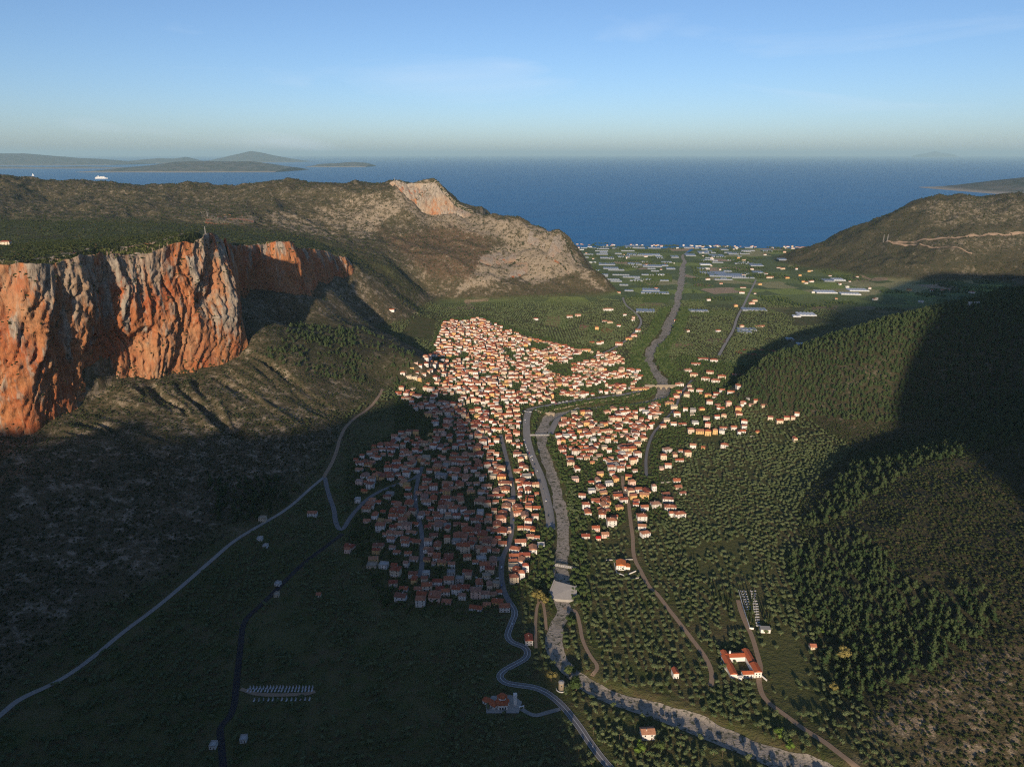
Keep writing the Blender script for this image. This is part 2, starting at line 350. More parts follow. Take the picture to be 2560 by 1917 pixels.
# ------------------------------------------------------------------ ground masks
dzx = np.gradient(GZ, axis=1) / np.maximum(np.gradient(GX, axis=1), 1e-3); dzy = np.gradient(GZ, axis=0) / np.gradient(GY, axis=0)
SLOPE = np.sqrt(dzx ** 2 + dzy ** 2)
PXg, PYg, DPg = proj(GX, GY, GZ); VIS = DPg > 50
FLg, Hg, DSg, Wg = base_height(GX, GY)
UP = np.clip((GZ - FLg - 2) / 14.0, 0, 1)
PLATm = Wg * (1 - sstep(2050, 2500, GY)) * (GX < -300)
def blur_mask(poly, soft=10):
    ins = inpoly(PXg, PYg, poly); d, _ = polydist(PXg, PYg, poly, True); sd = np.where(ins, d, -d) + 10 * fbm(GX / 30, GY / 30, 77, 3)
    return sstep(-soft, soft, sd) * VIS
rock = np.zeros_like(GX)
for poly, amt in [([(985, 455), (1180, 530), (1300, 550), (1400, 583), (1440, 650), (1530, 740), (1440, 690), (1400, 660), (1330, 640), (1250, 600), (1150, 580), (1050, 560), (980, 500)], .9),
                  ([(1160, 690), (1230, 620), (1330, 600), (1440, 640), (1480, 680), (1400, 690), (1330, 720), (1290, 690), (1200, 720), (1140, 740)], 1.0),
                  ([(860, 560), (930, 500), (1000, 490), (1010, 520), (930, 590), (880, 610)], .8), ([(640, 545), (690, 518), (800, 540), (830, 600), (760, 590)], .7),
                  ([(780, 520), (860, 500), (900, 480), (960, 470), (960, 500), (880, 560), (830, 590)], .65),
                  ([(510, 540), (640, 540), (640, 562), (510, 562)], .8), ([(90, 570), (130, 545), (190, 548), (150, 575)], .7),
                  ([(2060, 1917), (2150, 1830), (2220, 1760), (2330, 1690), (2560, 1620), (2560, 1917)], .5), ([(2300, 510), (2400, 490), (2560, 490), (2560, 560), (2330, 570)], .55),
                  ([(2220, 600), (2560, 585), (2560, 620), (2380, 640)], .5), ([(230, 960), (560, 920), (700, 1010), (900, 1010), (700, 1100), (420, 1080)], .5)]:
    rock = np.maximum(rock, amt * blur_mask(poly))
rock = np.maximum(rock, 0.40 * UP * (1 - PLATm) * (GX < 0)); rock = np.maximum(rock, 0.16 * UP * (1 - PLATm))
EPOLY = [(1960, 1400), (2150, 1130), (2600, 1040), (2600, 1590), (2330, 1680), (2200, 1760), (2080, 1850)]
rock = rock * (1 - 0.8 * blur_mask(EPOLY, 30))
rock = np.maximum(rock, sstep(0.75, 1.3, SLOPE) * 0.62 * UP)
red = np.zeros_like(GX)
for poly in [[(1130, 560), (1230, 600), (1180, 700), (1080, 690), (1010, 640), (960, 600), (940, 570), (1000, 590)], [(1210, 765), (1240, 740), (1255, 750), (1235, 770)], [(500, 1530), (640, 1560), (590, 1660), (420, 1600)],
             [(1940, 1290), (1990, 1280), (2010, 1330), (1960, 1350)], [(1475, 765), (1510, 755), (1540, 775), (1480, 785)]]:
    red = np.maximum(red, blur_mask(poly, 14))
GRASS_POLYS = [[(1690, 1345), (1860, 1330), (1890, 1440), (1760, 1440)], [(1880, 1590), (1990, 1570), (2060, 1780), (1960, 1790)], [(1700, 1080), (1810, 1085), (1800, 1110), (1690, 1105)], [(960, 1540), (1200, 1550), (1160, 1620), (950, 1610)],
               [(630, 1560), (800, 1550), (760, 1640), (620, 1640)], [(1385, 1425), (1440, 1425), (1440, 1462), (1385, 1462)], [(1000, 740), (1080, 735), (1080, 758), (1000, 758)]]
grassm = np.zeros_like(GX)
for poly in GRASS_POLYS: grassm = np.maximum(grassm, .8 * blur_mask(poly, 26))
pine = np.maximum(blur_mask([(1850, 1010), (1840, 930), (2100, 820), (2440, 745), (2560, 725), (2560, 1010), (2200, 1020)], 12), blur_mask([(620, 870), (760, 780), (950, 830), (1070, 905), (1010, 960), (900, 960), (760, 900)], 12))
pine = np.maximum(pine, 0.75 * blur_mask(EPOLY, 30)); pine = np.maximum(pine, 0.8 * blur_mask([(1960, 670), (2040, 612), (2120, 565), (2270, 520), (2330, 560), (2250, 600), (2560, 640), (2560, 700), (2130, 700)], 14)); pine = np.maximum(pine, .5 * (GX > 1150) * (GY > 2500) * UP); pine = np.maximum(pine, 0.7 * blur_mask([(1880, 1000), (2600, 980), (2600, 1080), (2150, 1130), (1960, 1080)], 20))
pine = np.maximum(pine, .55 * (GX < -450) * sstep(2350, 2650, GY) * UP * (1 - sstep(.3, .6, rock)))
plain = sstep(2100, 2500, GY) * (1 - UP)

# ------------------------------------------------------------------ ground materials
m = NM('ground', 0.95, 0.1)
p = m.pos()
n_big = m.noise(0.008, 4); n_mid = m.noise(0.035, 5, 0.6); n_fine = m.noise(0.16, 5, 0.65); n_bush = m.noise(0.22, 3, 0.55); n_vf = m.noise(0.7, 3, 0.6)
scrub = m.mix(m.ramp(n_mid, [(0.35, 0), (0.65, 1)]), (0.050, 0.052, 0.026), (0.090, 0.080, 0.043))
scrub = m.mix(m.ramp(n_fine, [(0.42, 0), (0.62, 1)]), scrub, (0.115, 0.088, 0.055))
rockc = m.mix(n_fine, (0.38, 0.305, 0.21), (0.17, 0.138, 0.098)); rockc = m.mix(m.ramp(n_vf, [(0.5, 0), (0.75, 1)]), rockc, (0.42, 0.37, 0.30))
a_rock = m.attr('rock'); n_crag = m.noise(0.075, 6, 0.72); thr = m.math('ADD', m.math('MULTIPLY', n_crag, 0.7), m.math('MULTIPLY', n_mid, 0.3))
rmask = m.math('SUBTRACT', m.math('ADD', m.math('MULTIPLY', a_rock, 0.36), m.math('MULTIPLY', m.math('SUBTRACT', thr, 0.5), 1.9)), 0.17); rmask = m.math('MULTIPLY', rmask, 5.0, clamp=True)
hill = m.mix(rmask, scrub, rockc)
redn = m.math('MULTIPLY', m.attr('red'), m.ramp(n_fine, [(0.40, 0), (0.58, 1)])); hill = m.mix(redn, hill, (0.135, 0.085, 0.052))
plat_c = m.mix(m.ramp(n_mid, [(0.38, 0), (0.62, 1)]), (0.080, 0.100, 0.030), (0.17, 0.18, 0.058)); plat_c = m.mix(m.ramp(n_bush, [(0.47, 1), (0.56, 0)]), plat_c, (0.022, 0.028, 0.011))
plat_c = m.mix(m.ramp(n_big, [(0.52, 0), (0.66, .7)]), plat_c, (0.045, 0.04, 0.02))
col = m.mix(m.attr('plateau'), hill, plat_c)
grove = m.mix(m.ramp(n_mid, [(0.36, 0), (0.64, 1)]), (0.062, 0.080, 0.024), (0.108, 0.098, 0.044)); grove = m.mix(m.ramp(n_fine, [(0.5, 0), (0.72, .8)]), grove, (0.11, 0.075, 0.045))
# field mosaic out on the plain
fv = m.map((1 / 120.0, 1 / 115.0, 0), (0, 0, R_(-14)))
fcol = m.vor(1.0, fv, out='Color', metric='CHEBYCHEV', rnd=0.85); fr = m.sep(fcol)
field = m.ramp(fr[0], [(0.0, (0.12, 0.16, 0.065)), (0.30, (0.18, 0.23, 0.08)), (0.46, (0.25, 0.31, 0.085)), (0.58, (0.13, 0.17, 0.065)), (0.72, (0.34, 0.32, 0.16)), (0.84, (0.44, 0.32, 0.22)), (0.93, (0.20, 0.25, 0.095))])
for k in range(len(m.t.nodes)):
    nd = m.t.nodes[k]
    if nd.type == 'VALTORGB' and len(nd.color_ramp.elements) == 7: nd.color_ramp.interpolation = 'CONSTANT'
edge = m.vor(1.0, fv, feature='F2', out='Distance', metric='CHEBYCHEV', rnd=0.85)
rowsn = m.n('ShaderNodeTexWave'); rowsn.inputs['Scale'].default_value = 0.045; rowsn.inputs['Distortion'].default_value = 0.4; m.l(m.map((1, 0.25, 0), (0, 0, R_(-14))), rowsn.inputs['Vector'])
field = m.mix(m.math('MULTIPLY', rowsn.outputs['Fac'], 0.28), field, (0.05, 0.065, 0.025)); field = m.mix(m.ramp(n_bush, [(0.5, 0), (0.62, .45)]), field, (0.045, 0.06, 0.024))
col_floor = m.mix(m.attr('plain'), grove, field)
col_floor = m.mix(m.attr('grass'), col_floor, m.mix(n_fine, (0.070, 0.088, 0.026), (0.105, 0.10, 0.045)))
col = m.mix(m.attr('up'), col_floor, col)
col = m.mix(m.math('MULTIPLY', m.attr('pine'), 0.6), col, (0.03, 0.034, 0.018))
bh = m.math('ADD', m.math('MULTIPLY', n_fine, 3.0), m.math('MULTIPLY', n_vf, 1.0)); m.bump(bh, 0.9, 1.0)
mat_ground = m.color(col)
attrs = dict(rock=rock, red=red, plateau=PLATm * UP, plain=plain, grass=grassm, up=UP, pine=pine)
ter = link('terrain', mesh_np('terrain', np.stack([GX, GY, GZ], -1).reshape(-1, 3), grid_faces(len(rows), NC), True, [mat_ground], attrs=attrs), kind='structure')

# ------------------------------------------------------------------ cliffs
m = NM('cliff_rock', 0.92, 0.15)
streak = m.noise(0.05, 5, 0.6, m.map((1, 1, 0.12))); streak2 = m.noise(0.17, 4, 0.6, m.map((1, 1, 0.10))); blot = m.noise(0.02, 4, 0.6); fine = m.noise(0.35, 5, 0.65, m.map((1, 1, 0.5)))
cr = m.mix(m.ramp(blot, [(0.36, 0), (0.62, 1)]), (0.36, 0.100, 0.036), (0.40, 0.172, 0.072))
cr = m.mix(m.ramp(streak2, [(0.55, 0), (0.75, .8)]), cr, (0.50, 0.34, 0.20)); cr = m.mix(m.ramp(fine, [(0.3, .7), (0.5, 0)]), cr, (0.17, 0.075, 0.04))
grey = m.mix(fine, (0.27, 0.235, 0.19), (0.40, 0.34, 0.265)); grey = m.mix(m.ramp(streak2, [(0.40, .6), (0.52, 0)]), grey, (0.14, 0.12, 0.10))
gm = m.math('ADD', m.attr('grey'), m.math('MULTIPLY', m.math('SUBTRACT', streak, 0.5), 2.6)); gm = m.ramp(gm, [(0.38, 0), (0.66, 1)])
cr = m.mix(gm, cr, grey); wn_ = m.n('ShaderNodeTexNoise'); wn_.inputs['Scale'].default_value = 0.06; wn_.inputs['Detail'].default_value = 4; m.l(m.pos(), wn_.inputs['Vector']); wd = m.n('ShaderNodeVectorMath'); wd.operation = 'MULTIPLY_ADD'; m.l(wn_.outputs['Color'], wd.inputs[0]); wd.inputs[1].default_value = (22, 22, 30); m.l(m.pos(), wd.inputs[2]); crk = m.vor(0.13, m.map((1, 1, 0.10), vec=wd.outputs[0]), feature='DISTANCE_TO_EDGE'); cr = m.mix(m.ramp(crk, [(0.0, .45), (0.06, 0)]), cr, (0.08, 0.05, 0.035)); cr = m.mix(m.ramp(m.noise(0.011, 5, 0.65), [(0.48, 0), (0.66, .6)]), cr, (0.40, 0.25, 0.14)); cr = m.mix(m.ramp(m.noise(0.09, 5, 0.7, m.map((1, 1, 0.06))), [(0.56, 0), (0.66, .7)]), cr, (0.20, 0.10, 0.06))
veg = m.ramp(m.math('ADD', m.attr('veg'), m.math('MULTIPLY', m.math('SUBTRACT', m.noise(0.12, 4, 0.6), 0.5), 2.2)), [(0.62, 0), (0.74, 1)])
cr = m.mix(veg, cr, (0.032, 0.040, 0.016)); m.bump(m.math('ADD', fine, m.math('MULTIPLY', streak2, 1.5)), 0.8, 1.6)
mat_cliff = m.color(cr)
CLIFF_BUSH = []
def cliff(label_name, rim, base, step, amp, seed, inset=40.0, grey0=0.25, out=0.0):
    n = 60; f = np.linspace(0, len(rim) - 1, n); ii = np.arange(len(rim))
    rim = np.stack([np.interp(f, ii, np.array(rim)[:, k]) for k in range(3)], 1); base = np.stack([np.interp(f, ii, np.array(base)[:, k]) for k in range(3)], 1)
    rim[:, :2] = np.stack([np.convolve(np.r_[[rim[0, k]] * 2, rim[:, k], [rim[-1, k]] * 2], np.ones(5) / 5, 'valid') for k in (0, 1)], 1)
    mid = 0.5 * (rim + base); L = np.r_[0, np.cumsum(np.linalg.norm(np.diff(mid[:, :2], axis=0), axis=1))]
    NS = int(L[-1] / step) + 2; S = np.linspace(0, L[-1], NS)
    ip = lambda A: np.stack([np.interp(S, L, A[:, k]) for k in range(A.shape[1])], 1)
    Rm, Bs = ip(rim), ip(base)
    T = np.gradient(ip(mid)[:, :2], axis=0); T /= np.linalg.norm(T, axis=1)[:, None] + 1e-9
    N = np.stack([T[:, 1], -T[:, 0]], 1)                                            # outwards, to the right of travel
    kk = max(3, int(50 / step)) | 1
    N = np.stack([np.convolve(np.pad(N[:, k], kk // 2, 'edge'), np.ones(kk) / kk, 'valid') for k in (0, 1)], 1); N /= np.linalg.norm(N, axis=1)[:, None]
    Hm = np.mean(np.abs(Rm[:, 2] - Bs[:, 2])); NT = int(Hm * 1.15 / step) + 4
    t = np.linspace(-0.12, 1.0, NT); TT = np.repeat(t[:, None], NS, 1); SS = np.repeat(S[None], NT, 0)
    X = Bs[None, :, :] * (1 - TT[..., None]) + Rm[None, :, :] * TT[..., None]; Z = X[..., 2]
    Sw = SS + 0.16 * (Z - Z.mean()) * np.sin(SS / 70 + seed) + 13 * vnoise(SS / 55, Z / 60, seed + 8)
    big = fbm(Sw / 95 + seed, Z / 210, seed, 3) * 1.25 + 0.5 * vnoise(Sw / 44 + 9, Z / 95, seed + 3)
    rib = ridged(Sw / 36, Z / 120, seed + 5, 3); rib2 = ridged(Sw / 12.5, Z / 48, seed + 6, 3)
    small = fbm(SS / 5.5, Z / 10, seed + 9, 4) + 0.8 * ridged(SS / 7.0 + 3, Z / 16, seed + 19, 3); q = (Z + 9 * vnoise(SS / 40, Z / 80, seed + 12)) / 27.0; ledge = (q - np.floor(q)) - .5
    lean = 0.30 * np.sin(np.clip(TT, 0, 1) * math.pi); cave = -0.9 * sstep(.35, .7, vnoise(SS / 48, Z / 42, seed + 15)) * sstep(0, .2, TT)
    D = amp * (1.05 * big + 0.50 * rib + 0.26 * rib2 + 0.17 * small - 0.06 * ledge * vnoise(SS / 30, Z / 60, seed + 70) + 0.5 * cave + lean - 0.2 - 0.30 * (1 - sstep(0, .10, np.abs(vnoise(Sw / 17, Z / 85, seed + 71)))) - 0.16 * (1 - sstep(0, .12, np.abs(vnoise(Sw / 7, Z / 40, seed + 72)))))
    D *= (0.55 + 0.45 * np.sin(np.clip(TT, 0.0, 1) * math.pi)) * np.interp(TT, [0.93, 1.0], [1, .8])
    D *= np.minimum(1, np.minimum(SS, L[-1] - SS) / 30 + 0.1)
    D = D + out * np.sin(np.clip(TT, 0, 1) * math.pi) ** .5
    X[..., :2] += N[None] * D[..., None]
    # jagged rim, then a skirt laid back over the plateau
    ztop = Rm[:, 2] + amp * 0.22 * fbm(S / 14, S * 0, seed + 20, 3) + amp * .15 * vnoise(S / 40, S * 0, seed + 22)
    X[..., 2] += (ztop - Rm[:, 2])[None] * sstep(.5, 1, TT)
    sk = []
    edge_xy = X[-1, :, :2]
    for q in np.linspace(0.05, 1, 12):
        xy = edge_xy - N * (inset + D[-1][:, None].clip(0)) * q
        zz = ztop * (1 - sstep(0, .8, q)) + (hz(xy[:, 0], xy[:, 1]) + 0.6) * sstep(0, .8, q) - (3.0 if q > 0.99 else 0)
        zz = zz + (1 - q) * amp * .10 * fbm(S / 6, S * 0 + q * 9, seed + 31, 3)
        sk.append(np.c_[xy, zz])
    X = np.concatenate([X, np.array(sk)], 0); nr = X.shape[0]
    ext = np.concatenate([D / amp, np.zeros((12, NS)) + 0.6], 0); tt = np.r_[t, np.linspace(1.02, 1.4, 12)][:, None] + np.zeros((nr, NS))
    g = grey0 - 0.02 + 0.34 * ext + 0.34 * sstep(.62, 1.0, tt) - 0.15 * sstep(.5, .2, tt) + 0.25 * sstep(0.75, 1.0, SS[0] / L[-1])[None] * 0.3
    bz = np.interp(np.arange(nr), np.arange(nr), np.arange(nr))
    vg = 0.12 + 0.62 * sstep(1.0, 1.15, tt) + 0.36 * sstep(.16, -.05, tt) + 0.28 * np.concatenate([np.clip(-np.gradient(D, axis=0) / step, -0.5, 0.9), np.zeros((12, NS))], 0)
    vg = vg + 0.30 * sstep(0.2, 0.55, np.concatenate([fbm(SS / 60, Z / 40, seed + 41, 3), np.zeros((12, NS))], 0))
    o = link(label_name, mesh_np(label_name, X.reshape(-1, 3), grid_faces(nr, NS)[:, ::-1], False, [mat_cliff], attrs=dict(grey=g, veg=vg)), kind='structure')
    fl = (vg + 1.1 * fbm(np.concatenate([SS, np.repeat(SS[:1], 12, 0)], 0) / 9, tt * 30, seed + 50, 2) > 0.62)
    for a, b in zip(*np.nonzero(fl)):
        if random.random() < 0.10 * (step / 1.8): CLIFF_BUSH.append(X[a, b])
    return o
cliff('cliff', RIM1, BASE1, 1.9, 18.5, 3, 46, 0.26)
cliff('cliff', RIM2, BASE2, 2.6, 12.0, 14, 34, 0.15)
cliff('cliff', RIM3, BASE3, 2.6, 17.0, 25, 34, 0.85)

for k, (rm, bs, g0) in enumerate([([(1195, 640), (1228, 634), (1271, 629), (1290, 634)], [(1195, 655), (1228, 662), (1271, 655), (1290, 652)], .72), ([(1275, 668), (1295, 656), (1318, 655)], [(1272, 692), (1292, 690), (1318, 680)], .85),
        ([(1384, 592), (1398, 585), (1410, 600), (1424, 632), (1436, 658)], [(1366, 642), (1384, 646), (1398, 652), (1410, 664), (1424, 684)], .85), ([(512, 541), (560, 540), (600, 541), (635, 547)], [(512, 560), (560, 559), (600, 560), (637, 561)], .05), ([(1325, 578), (1345, 582), (1370, 592)], [(1318, 606), (1342, 612), (1362, 618)], .85)]):
    cliff('rock_outcrop', [G(*q) for q in rm], [G(*q) for q in bs], 2.6, 5.0, 101 + 13 * k, 16, g0, 5.0)

# ------------------------------------------------------------------ sea, islands, haze
m = NM('sea', 0.4, 0.035)
wv = m.noise(0.02, 4, 0.6, m.map((1, 2.2, 1))); wv2 = m.noise(0.0012, 4, 0.6, m.map((1, 3.5, 1))); m.bump(m.math('ADD', wv, m.math('MULTIPLY', m.noise(0.12, 3), 0.35)), 0.5, 3.0)
mat_sea = m.color(m.mix(m.ramp(wv2, [(0.35, 0), (0.7, 1)]), (0.0, 0.105, 0.275), (0.0, 0.135, 0.33)))
import bmesh
bm = bmesh.new(); th = [2 * math.pi * i / 96 for i in range(96)]
vs = [bm.verts.new((0, 0, 0))] + [bm.verts.new((r * math.cos(t), r * math.sin(t), 0)) for r in (3000, 12000, 40000, 180000) for t in th]
for i in range(96): bm.faces.new((vs[0], vs[1 + i], vs[1 + (i + 1) % 96]))
for k in range(3):
    for i in range(96):
        a = 1 + k * 96 + i; b = 1 + k * 96 + (i + 1) % 96; bm.faces.new((vs[a], vs[a + 96], vs[b + 96], vs[b]))
me = bpy.data.meshes.new('sea'); bm.to_mesh(me); bm.free(); me.materials.append(mat_sea)
link('sea', me, kind='structure')
m = NM('island_land', 0.95, 0.05)
nn = m.noise(0.004, 5, 0.65); zc = m.sep(m.pos())[2]
ic = m.mix(m.ramp(nn, [(0.4, 0), (0.62, 1)]), (0.045, 0.055, 0.045), (0.12, 0.11, 0.095)); ic = m.mix(m.ramp(m.math('DIVIDE', zc, 60.0), [(0.15, 1), (0.6, 0)]), ic, (0.30, 0.26, 0.22))
mat_isl = m.color(ic)
def island(prof, base_py, Y, depth, seed, name='island', rough=1.0):       # prof: skyline in image points
    xs = [P(a, b, Y) for a, b in prof]; x0, x1 = xs[0][0], xs[-1][0]; NX, NY = 150, 26
    X = np.linspace(x0, x1, NX); top = np.interp(X, [q[0] for q in xs], [q[2] for q in xs])
    v = np.linspace(-1, 1, NY); XX = np.repeat(X[None], NY, 0); YY = Y + v[:, None] * depth + 0.12 * depth * fbm(XX / depth, XX * 0 + seed, seed, 3)
    env = np.clip(1 - np.abs(v) ** 1.4, 0, 1)[:, None]
    Z = top[None] * env * (1 + 0.30 * rough * fbm(XX / (depth * .5), YY / (depth * .5), seed + 4, 4) * (1 - env * .7)) - 6
    link(name, mesh_np(name, np.stack([XX, YY, Z], -1).reshape(-1, 3), grid_faces(NY, NX), True, [mat_isl]), kind='structure')
island([(196, 436), (240, 428), (325, 418), (382, 413), (439, 405), (513, 402), (570, 403), (631, 403), (671, 409), (700, 414), (732, 418)], 426, 22500, 1900, 3)
island([(780, 415), (800, 410), (840, 408), (880, 405), (915, 407), (927, 411)], 414, 30000, 1300, 5)
island([(520, 404), (545, 398), (580, 388), (627, 378), (650, 381), (690, 390), (730, 397), (760, 404)], 404, 47000, 3000, 7)
island([(320, 404), (360, 399), (400, 396), (440, 397), (470, 393), (490, 402), (510, 406)], 404, 42000, 2500, 9)
island([(-500, 380), (-200, 372), (0, 383), (60, 383), (110, 388), (190, 394), (255, 398), (300, 404), (340, 409)], 410, 36000, 3500, 11)
island([(-400, 412), (0, 416), (80, 418), (200, 416), (280, 418), (360, 419), (420, 424)], 424, 27000, 1300, 13)
island([(2300, 385), (2320, 383), (2338, 378), (2352, 382), (2375, 385)], 385, 110000, 2500, 15)
island([(2383, 484), (2420, 476), (2470, 466), (2520, 452), (2560, 443), (2700, 420), (3100, 400), (3500, 420)], 484, 10200, 1500, 17, 'headland')
hm = bpy.data.materials.new('haze_air'); hm.use_nodes = True; ht = hm.node_tree; ht.nodes.clear()
hv = ht.nodes.new('ShaderNodeVolumePrincipled'); ho = ht.nodes.new('ShaderNodeOutputMaterial')
hv.inputs['Color'].default_value = (0.58, 0.88, 1.0, 1); hv.inputs['Density'].default_value = 1.7e-5; hv.inputs['Anisotropy'].default_value = 0.0
hv.inputs['Density Attribute'].default_value = ''
ht.links.new(hv.outputs[0], ho.inputs['Volume'])
W = 190000.0; zb, zt = -30.0, 900.0
V = [(x, y, z) for z in (zb, zt) for y in (-W, W) for x in (-W, W)]
link('haze', mesh_np('haze', V, [(0, 2, 3, 1), (4, 5, 7, 6), (0, 1, 5, 4), (2, 6, 7, 3), (0, 4, 6, 2), (1, 3, 7, 5)], mats=[hm]), kind='stuff')

# ------------------------------------------------------------------ occupancy of the valley floor (keeps trees off roads, houses, river)
OX, OY, OC = -900.0, 250.0, 1.5
OCC = np.zeros((2700, 1800), bool)
def occ_box(x, y, rx, ry):
    a = int((x - rx - OX) / OC); b = int((x + rx - OX) / OC) + 1; c = int((y - ry - OY) / OC); d = int((y + ry - OY) / OC) + 1
    OCC[max(c, 0):max(d, 0), max(a, 0):max(b, 0)] = True
def occ_at(x, y):
    i = ((np.asarray(y) - OY) / OC).astype(int); j = ((np.asarray(x) - OX) / OC).astype(int)
    ok = (i >= 0) & (i < OCC.shape[0]) & (j >= 0) & (j < OCC.shape[1])
    return np.where(ok, OCC[np.clip(i, 0, OCC.shape[0] - 1), np.clip(j, 0, OCC.shape[1] - 1)], False)

# ------------------------------------------------------------------ river bed and roads (sheets laid on the terrain)
def ribbon(name, line, widths, mat, lift=0.3, step=4.0, cross=4, rough=0.0, pad=2.0, props=None, keep=True):
    L = np.c_[np.asarray(line, float)[:, :2], np.asarray(widths, float)]; L = resample(L, step)
    T = np.gradient(L[:, :2], axis=0); T /= np.linalg.norm(T, axis=1)[:, None] + 1e-9
    for _ in range(2): T[1:-1] = (T[:-2] + T[1:-1] * 2 + T[2:]) / 4
    T /= np.linalg.norm(T, axis=1)[:, None] + 1e-9
    N = np.stack([T[:, 1], -T[:, 0]], 1); s = np.arange(len(L)) * step
    e0 = 1 + rough * fbm(s / 30, s * 0, 91, 4); e1 = 1 + rough * fbm(s / 30, s * 0 + 5, 93, 4)
    q = np.linspace(-1, 1, cross + 1); XY = np.stack([L[:, :2] + N * (L[:, 2] * np.where(u < 0, e0, e1) * u)[:, None] for u in q], 1)
    Z = hz(XY[..., 0], XY[..., 1]) + lift
    if keep:
        for a in range(len(L)):
            r = L[a, 2] + pad
            occ_box(L[a, 0], L[a, 1], r, max(r * 0.8, step))
    return link(name, mesh_np(name, np.concatenate([XY, Z[..., None]], -1).reshape(-1, 3), grid_faces(len(L), cross + 1), True, [mat]), kind='structure', **(props or {}))
m = NM('river_gravel', 0.95, 0.1)
g1 = m.noise(0.05, 5, 0.65); g2 = m.noise(0.4, 4, 0.7); c = m.mix(g2, (0.24, 0.215, 0.18), (0.43, 0.38, 0.32)); c = m.mix(m.ramp(m.noise(0.25, 4, 0.7), [(0.53, 0), (0.60, .9)]), c, (0.045, 0.055, 0.028))
c = m.mix(m.ramp(g1, [(0.38, .6), (0.48, 0)]), c, (0.12, 0.115, 0.075)); m.bump(g2, 0.8, 1.0); mat_gravel = m.color(c)
m = NM('asphalt', 0.85, 0.2); c = m.mix(m.noise(0.3, 4, 0.6), (0.13, 0.128, 0.13), (0.21, 0.20, 0.195)); mat_asph = m.color(c)
m = NM('fresh_asphalt', 0.8, 0.2); mat_asph2 = m.color(m.mix(m.noise(0.4, 3), (0.018, 0.018, 0.021), (0.03, 0.03, 0.033)))
m = NM('concrete_road', 0.9, 0.15); mat_conc = m.color(m.mix(m.noise(0.12, 5, 0.65), (0.20, 0.19, 0.175), (0.33, 0.31, 0.285)))
m = NM('dirt_track', 0.95, 0.1); mat_dirt = m.color(m.mix(m.noise(0.3, 4, 0.6), (0.24, 0.17, 0.115), (0.34, 0.25, 0.175)))
m = NM('lane_paint', 0.7, 0.2); mat_paint = m.color((0.62, 0.62, 0.60))
ribbon('river_bed', RIVER[:, :2], RIVER[:, 2], mat_gravel, 0.35, 4.0, 8, 0.5, 1.0)
def road(name, px, w, mat, lift=0.35, it=2):
    g = smooth_line([G(a, b)[:2] for a, b in px], it); return g, ribbon(name, g, np.full(len(g), w / 2.0), mat, lift, 3.5, 4, 0.12)
hillroad, _ = road('road', [(-60, 1830), (0, 1789), (46, 1746), (150, 1702), (232, 1644), (313, 1575), (394, 1517), (463, 1459), (509, 1418), (579, 1355), (648, 1314), (718, 1274), (776, 1221), (810, 1193)], 4.4, mat_conc)
road('dirt_track', [(810, 1193), (839, 1140), (851, 1088), (880, 1048), (926, 1019), (949, 990), (956, 973)], 5.0, mat_dirt)
road('road', [(812, 1193), (822, 1239), (836, 1274), (839, 1310), (855, 1331), (880, 1285), (926, 1239), (984, 1213), (1042, 1196), (1056, 1166)], 6.0, mat_asph)
road('road', [(857, 1334), (799, 1378), (753, 1412), (718, 1447), (648, 1517), (608, 1551), (602, 1609), (593, 1690), (585, 1783), (550, 1815), (552, 1845), (560, 1940)], 5.5, mat_asph2)
mainroad, _ = road('road', [(1600, 1990), (1520, 1917), (1470, 1850), (1453, 1823), (1434, 1798), (1412, 1770), (1389, 1748), (1365, 1730), (1337, 1718), (1299, 1713), (1265, 1708), (1250, 1697), (1250, 1684), (1268, 1671), (1293, 1658), (1315, 1646), (1321, 1630), (1310, 1616), (1280, 1607),
     (1266, 1590), (1279, 1558), (1290, 1530), (1274, 1506), (1258, 1476), (1252, 1435), (1255, 1395), (1274, 1359), (1282, 1313), (1279, 1272), (1285, 1231), (1274, 1177), (1263, 1133), (1252, 1087)], 6.0, mat_asph)
near = mainroad[mainroad[:, 1] < 640]
ribbon('lane_marking', near, np.full(len(near), 0.22), mat_paint, 0.40, 3.5, 1, keep=False)
def offset_line(g, off):
    T = np.gradient(g, axis=0); T /= np.linalg.norm(T, axis=1)[:, None] + 1e-9; return g + np.stack([T[:, 1], -T[:, 0]], 1) * off
for off in (-3.0, 3.0): ribbon('lane_marking', offset_line(near, off), np.full(len(near), 0.13), mat_paint, 0.40, 3.5, 1, keep=False)
road('road', [(1056, 1166), (1043, 1204), (1037, 1245), (1043, 1286), (1051, 1313), (1056, 1340), (1054, 1367), (1056, 1408), (1050, 1443)], 5.5, mat_asph)
road('street', [(1322, 1026), (1317, 1045), (1315, 1061), (1319, 1108), (1335, 1155), (1353, 1191), (1364, 1235), (1373, 1278), (1377, 1320)], 12.0, mat_conc)
road('street', [(1318, 1024), (1345, 1018), (1400, 1008), (1467, 998), (1576, 985), (1627, 967)], 9.0, mat_conc)
road('street', [(1450, 1022), (1424, 1032), (1398, 1040), (1382, 1068), (1374, 1088)], 11.0, mat_conc)
road('street', [(1255, 1395), (1235, 1398), (1220, 1420)], 9.0, mat_asph)
road('dirt_track', [(1556, 1190), (1558, 1222), (1571, 1252), (1575, 1289), (1578, 1316), (1582, 1343), (1583, 1379), (1588, 1403), (1601, 1425), (1612, 1448), (1625, 1470), (1640, 1480), (1673, 1524), (1698, 1556), (1734, 1603), (1767, 1647), (1781, 1686), (1777, 1715)], 4.6, mat_dirt)
road('street', [(1616, 1190), (1614, 1150), (1620, 1115), (1632, 1083), (1655, 1058), (1690, 1020), (1700, 985), (1730, 950)], 4.5, mat_asph)
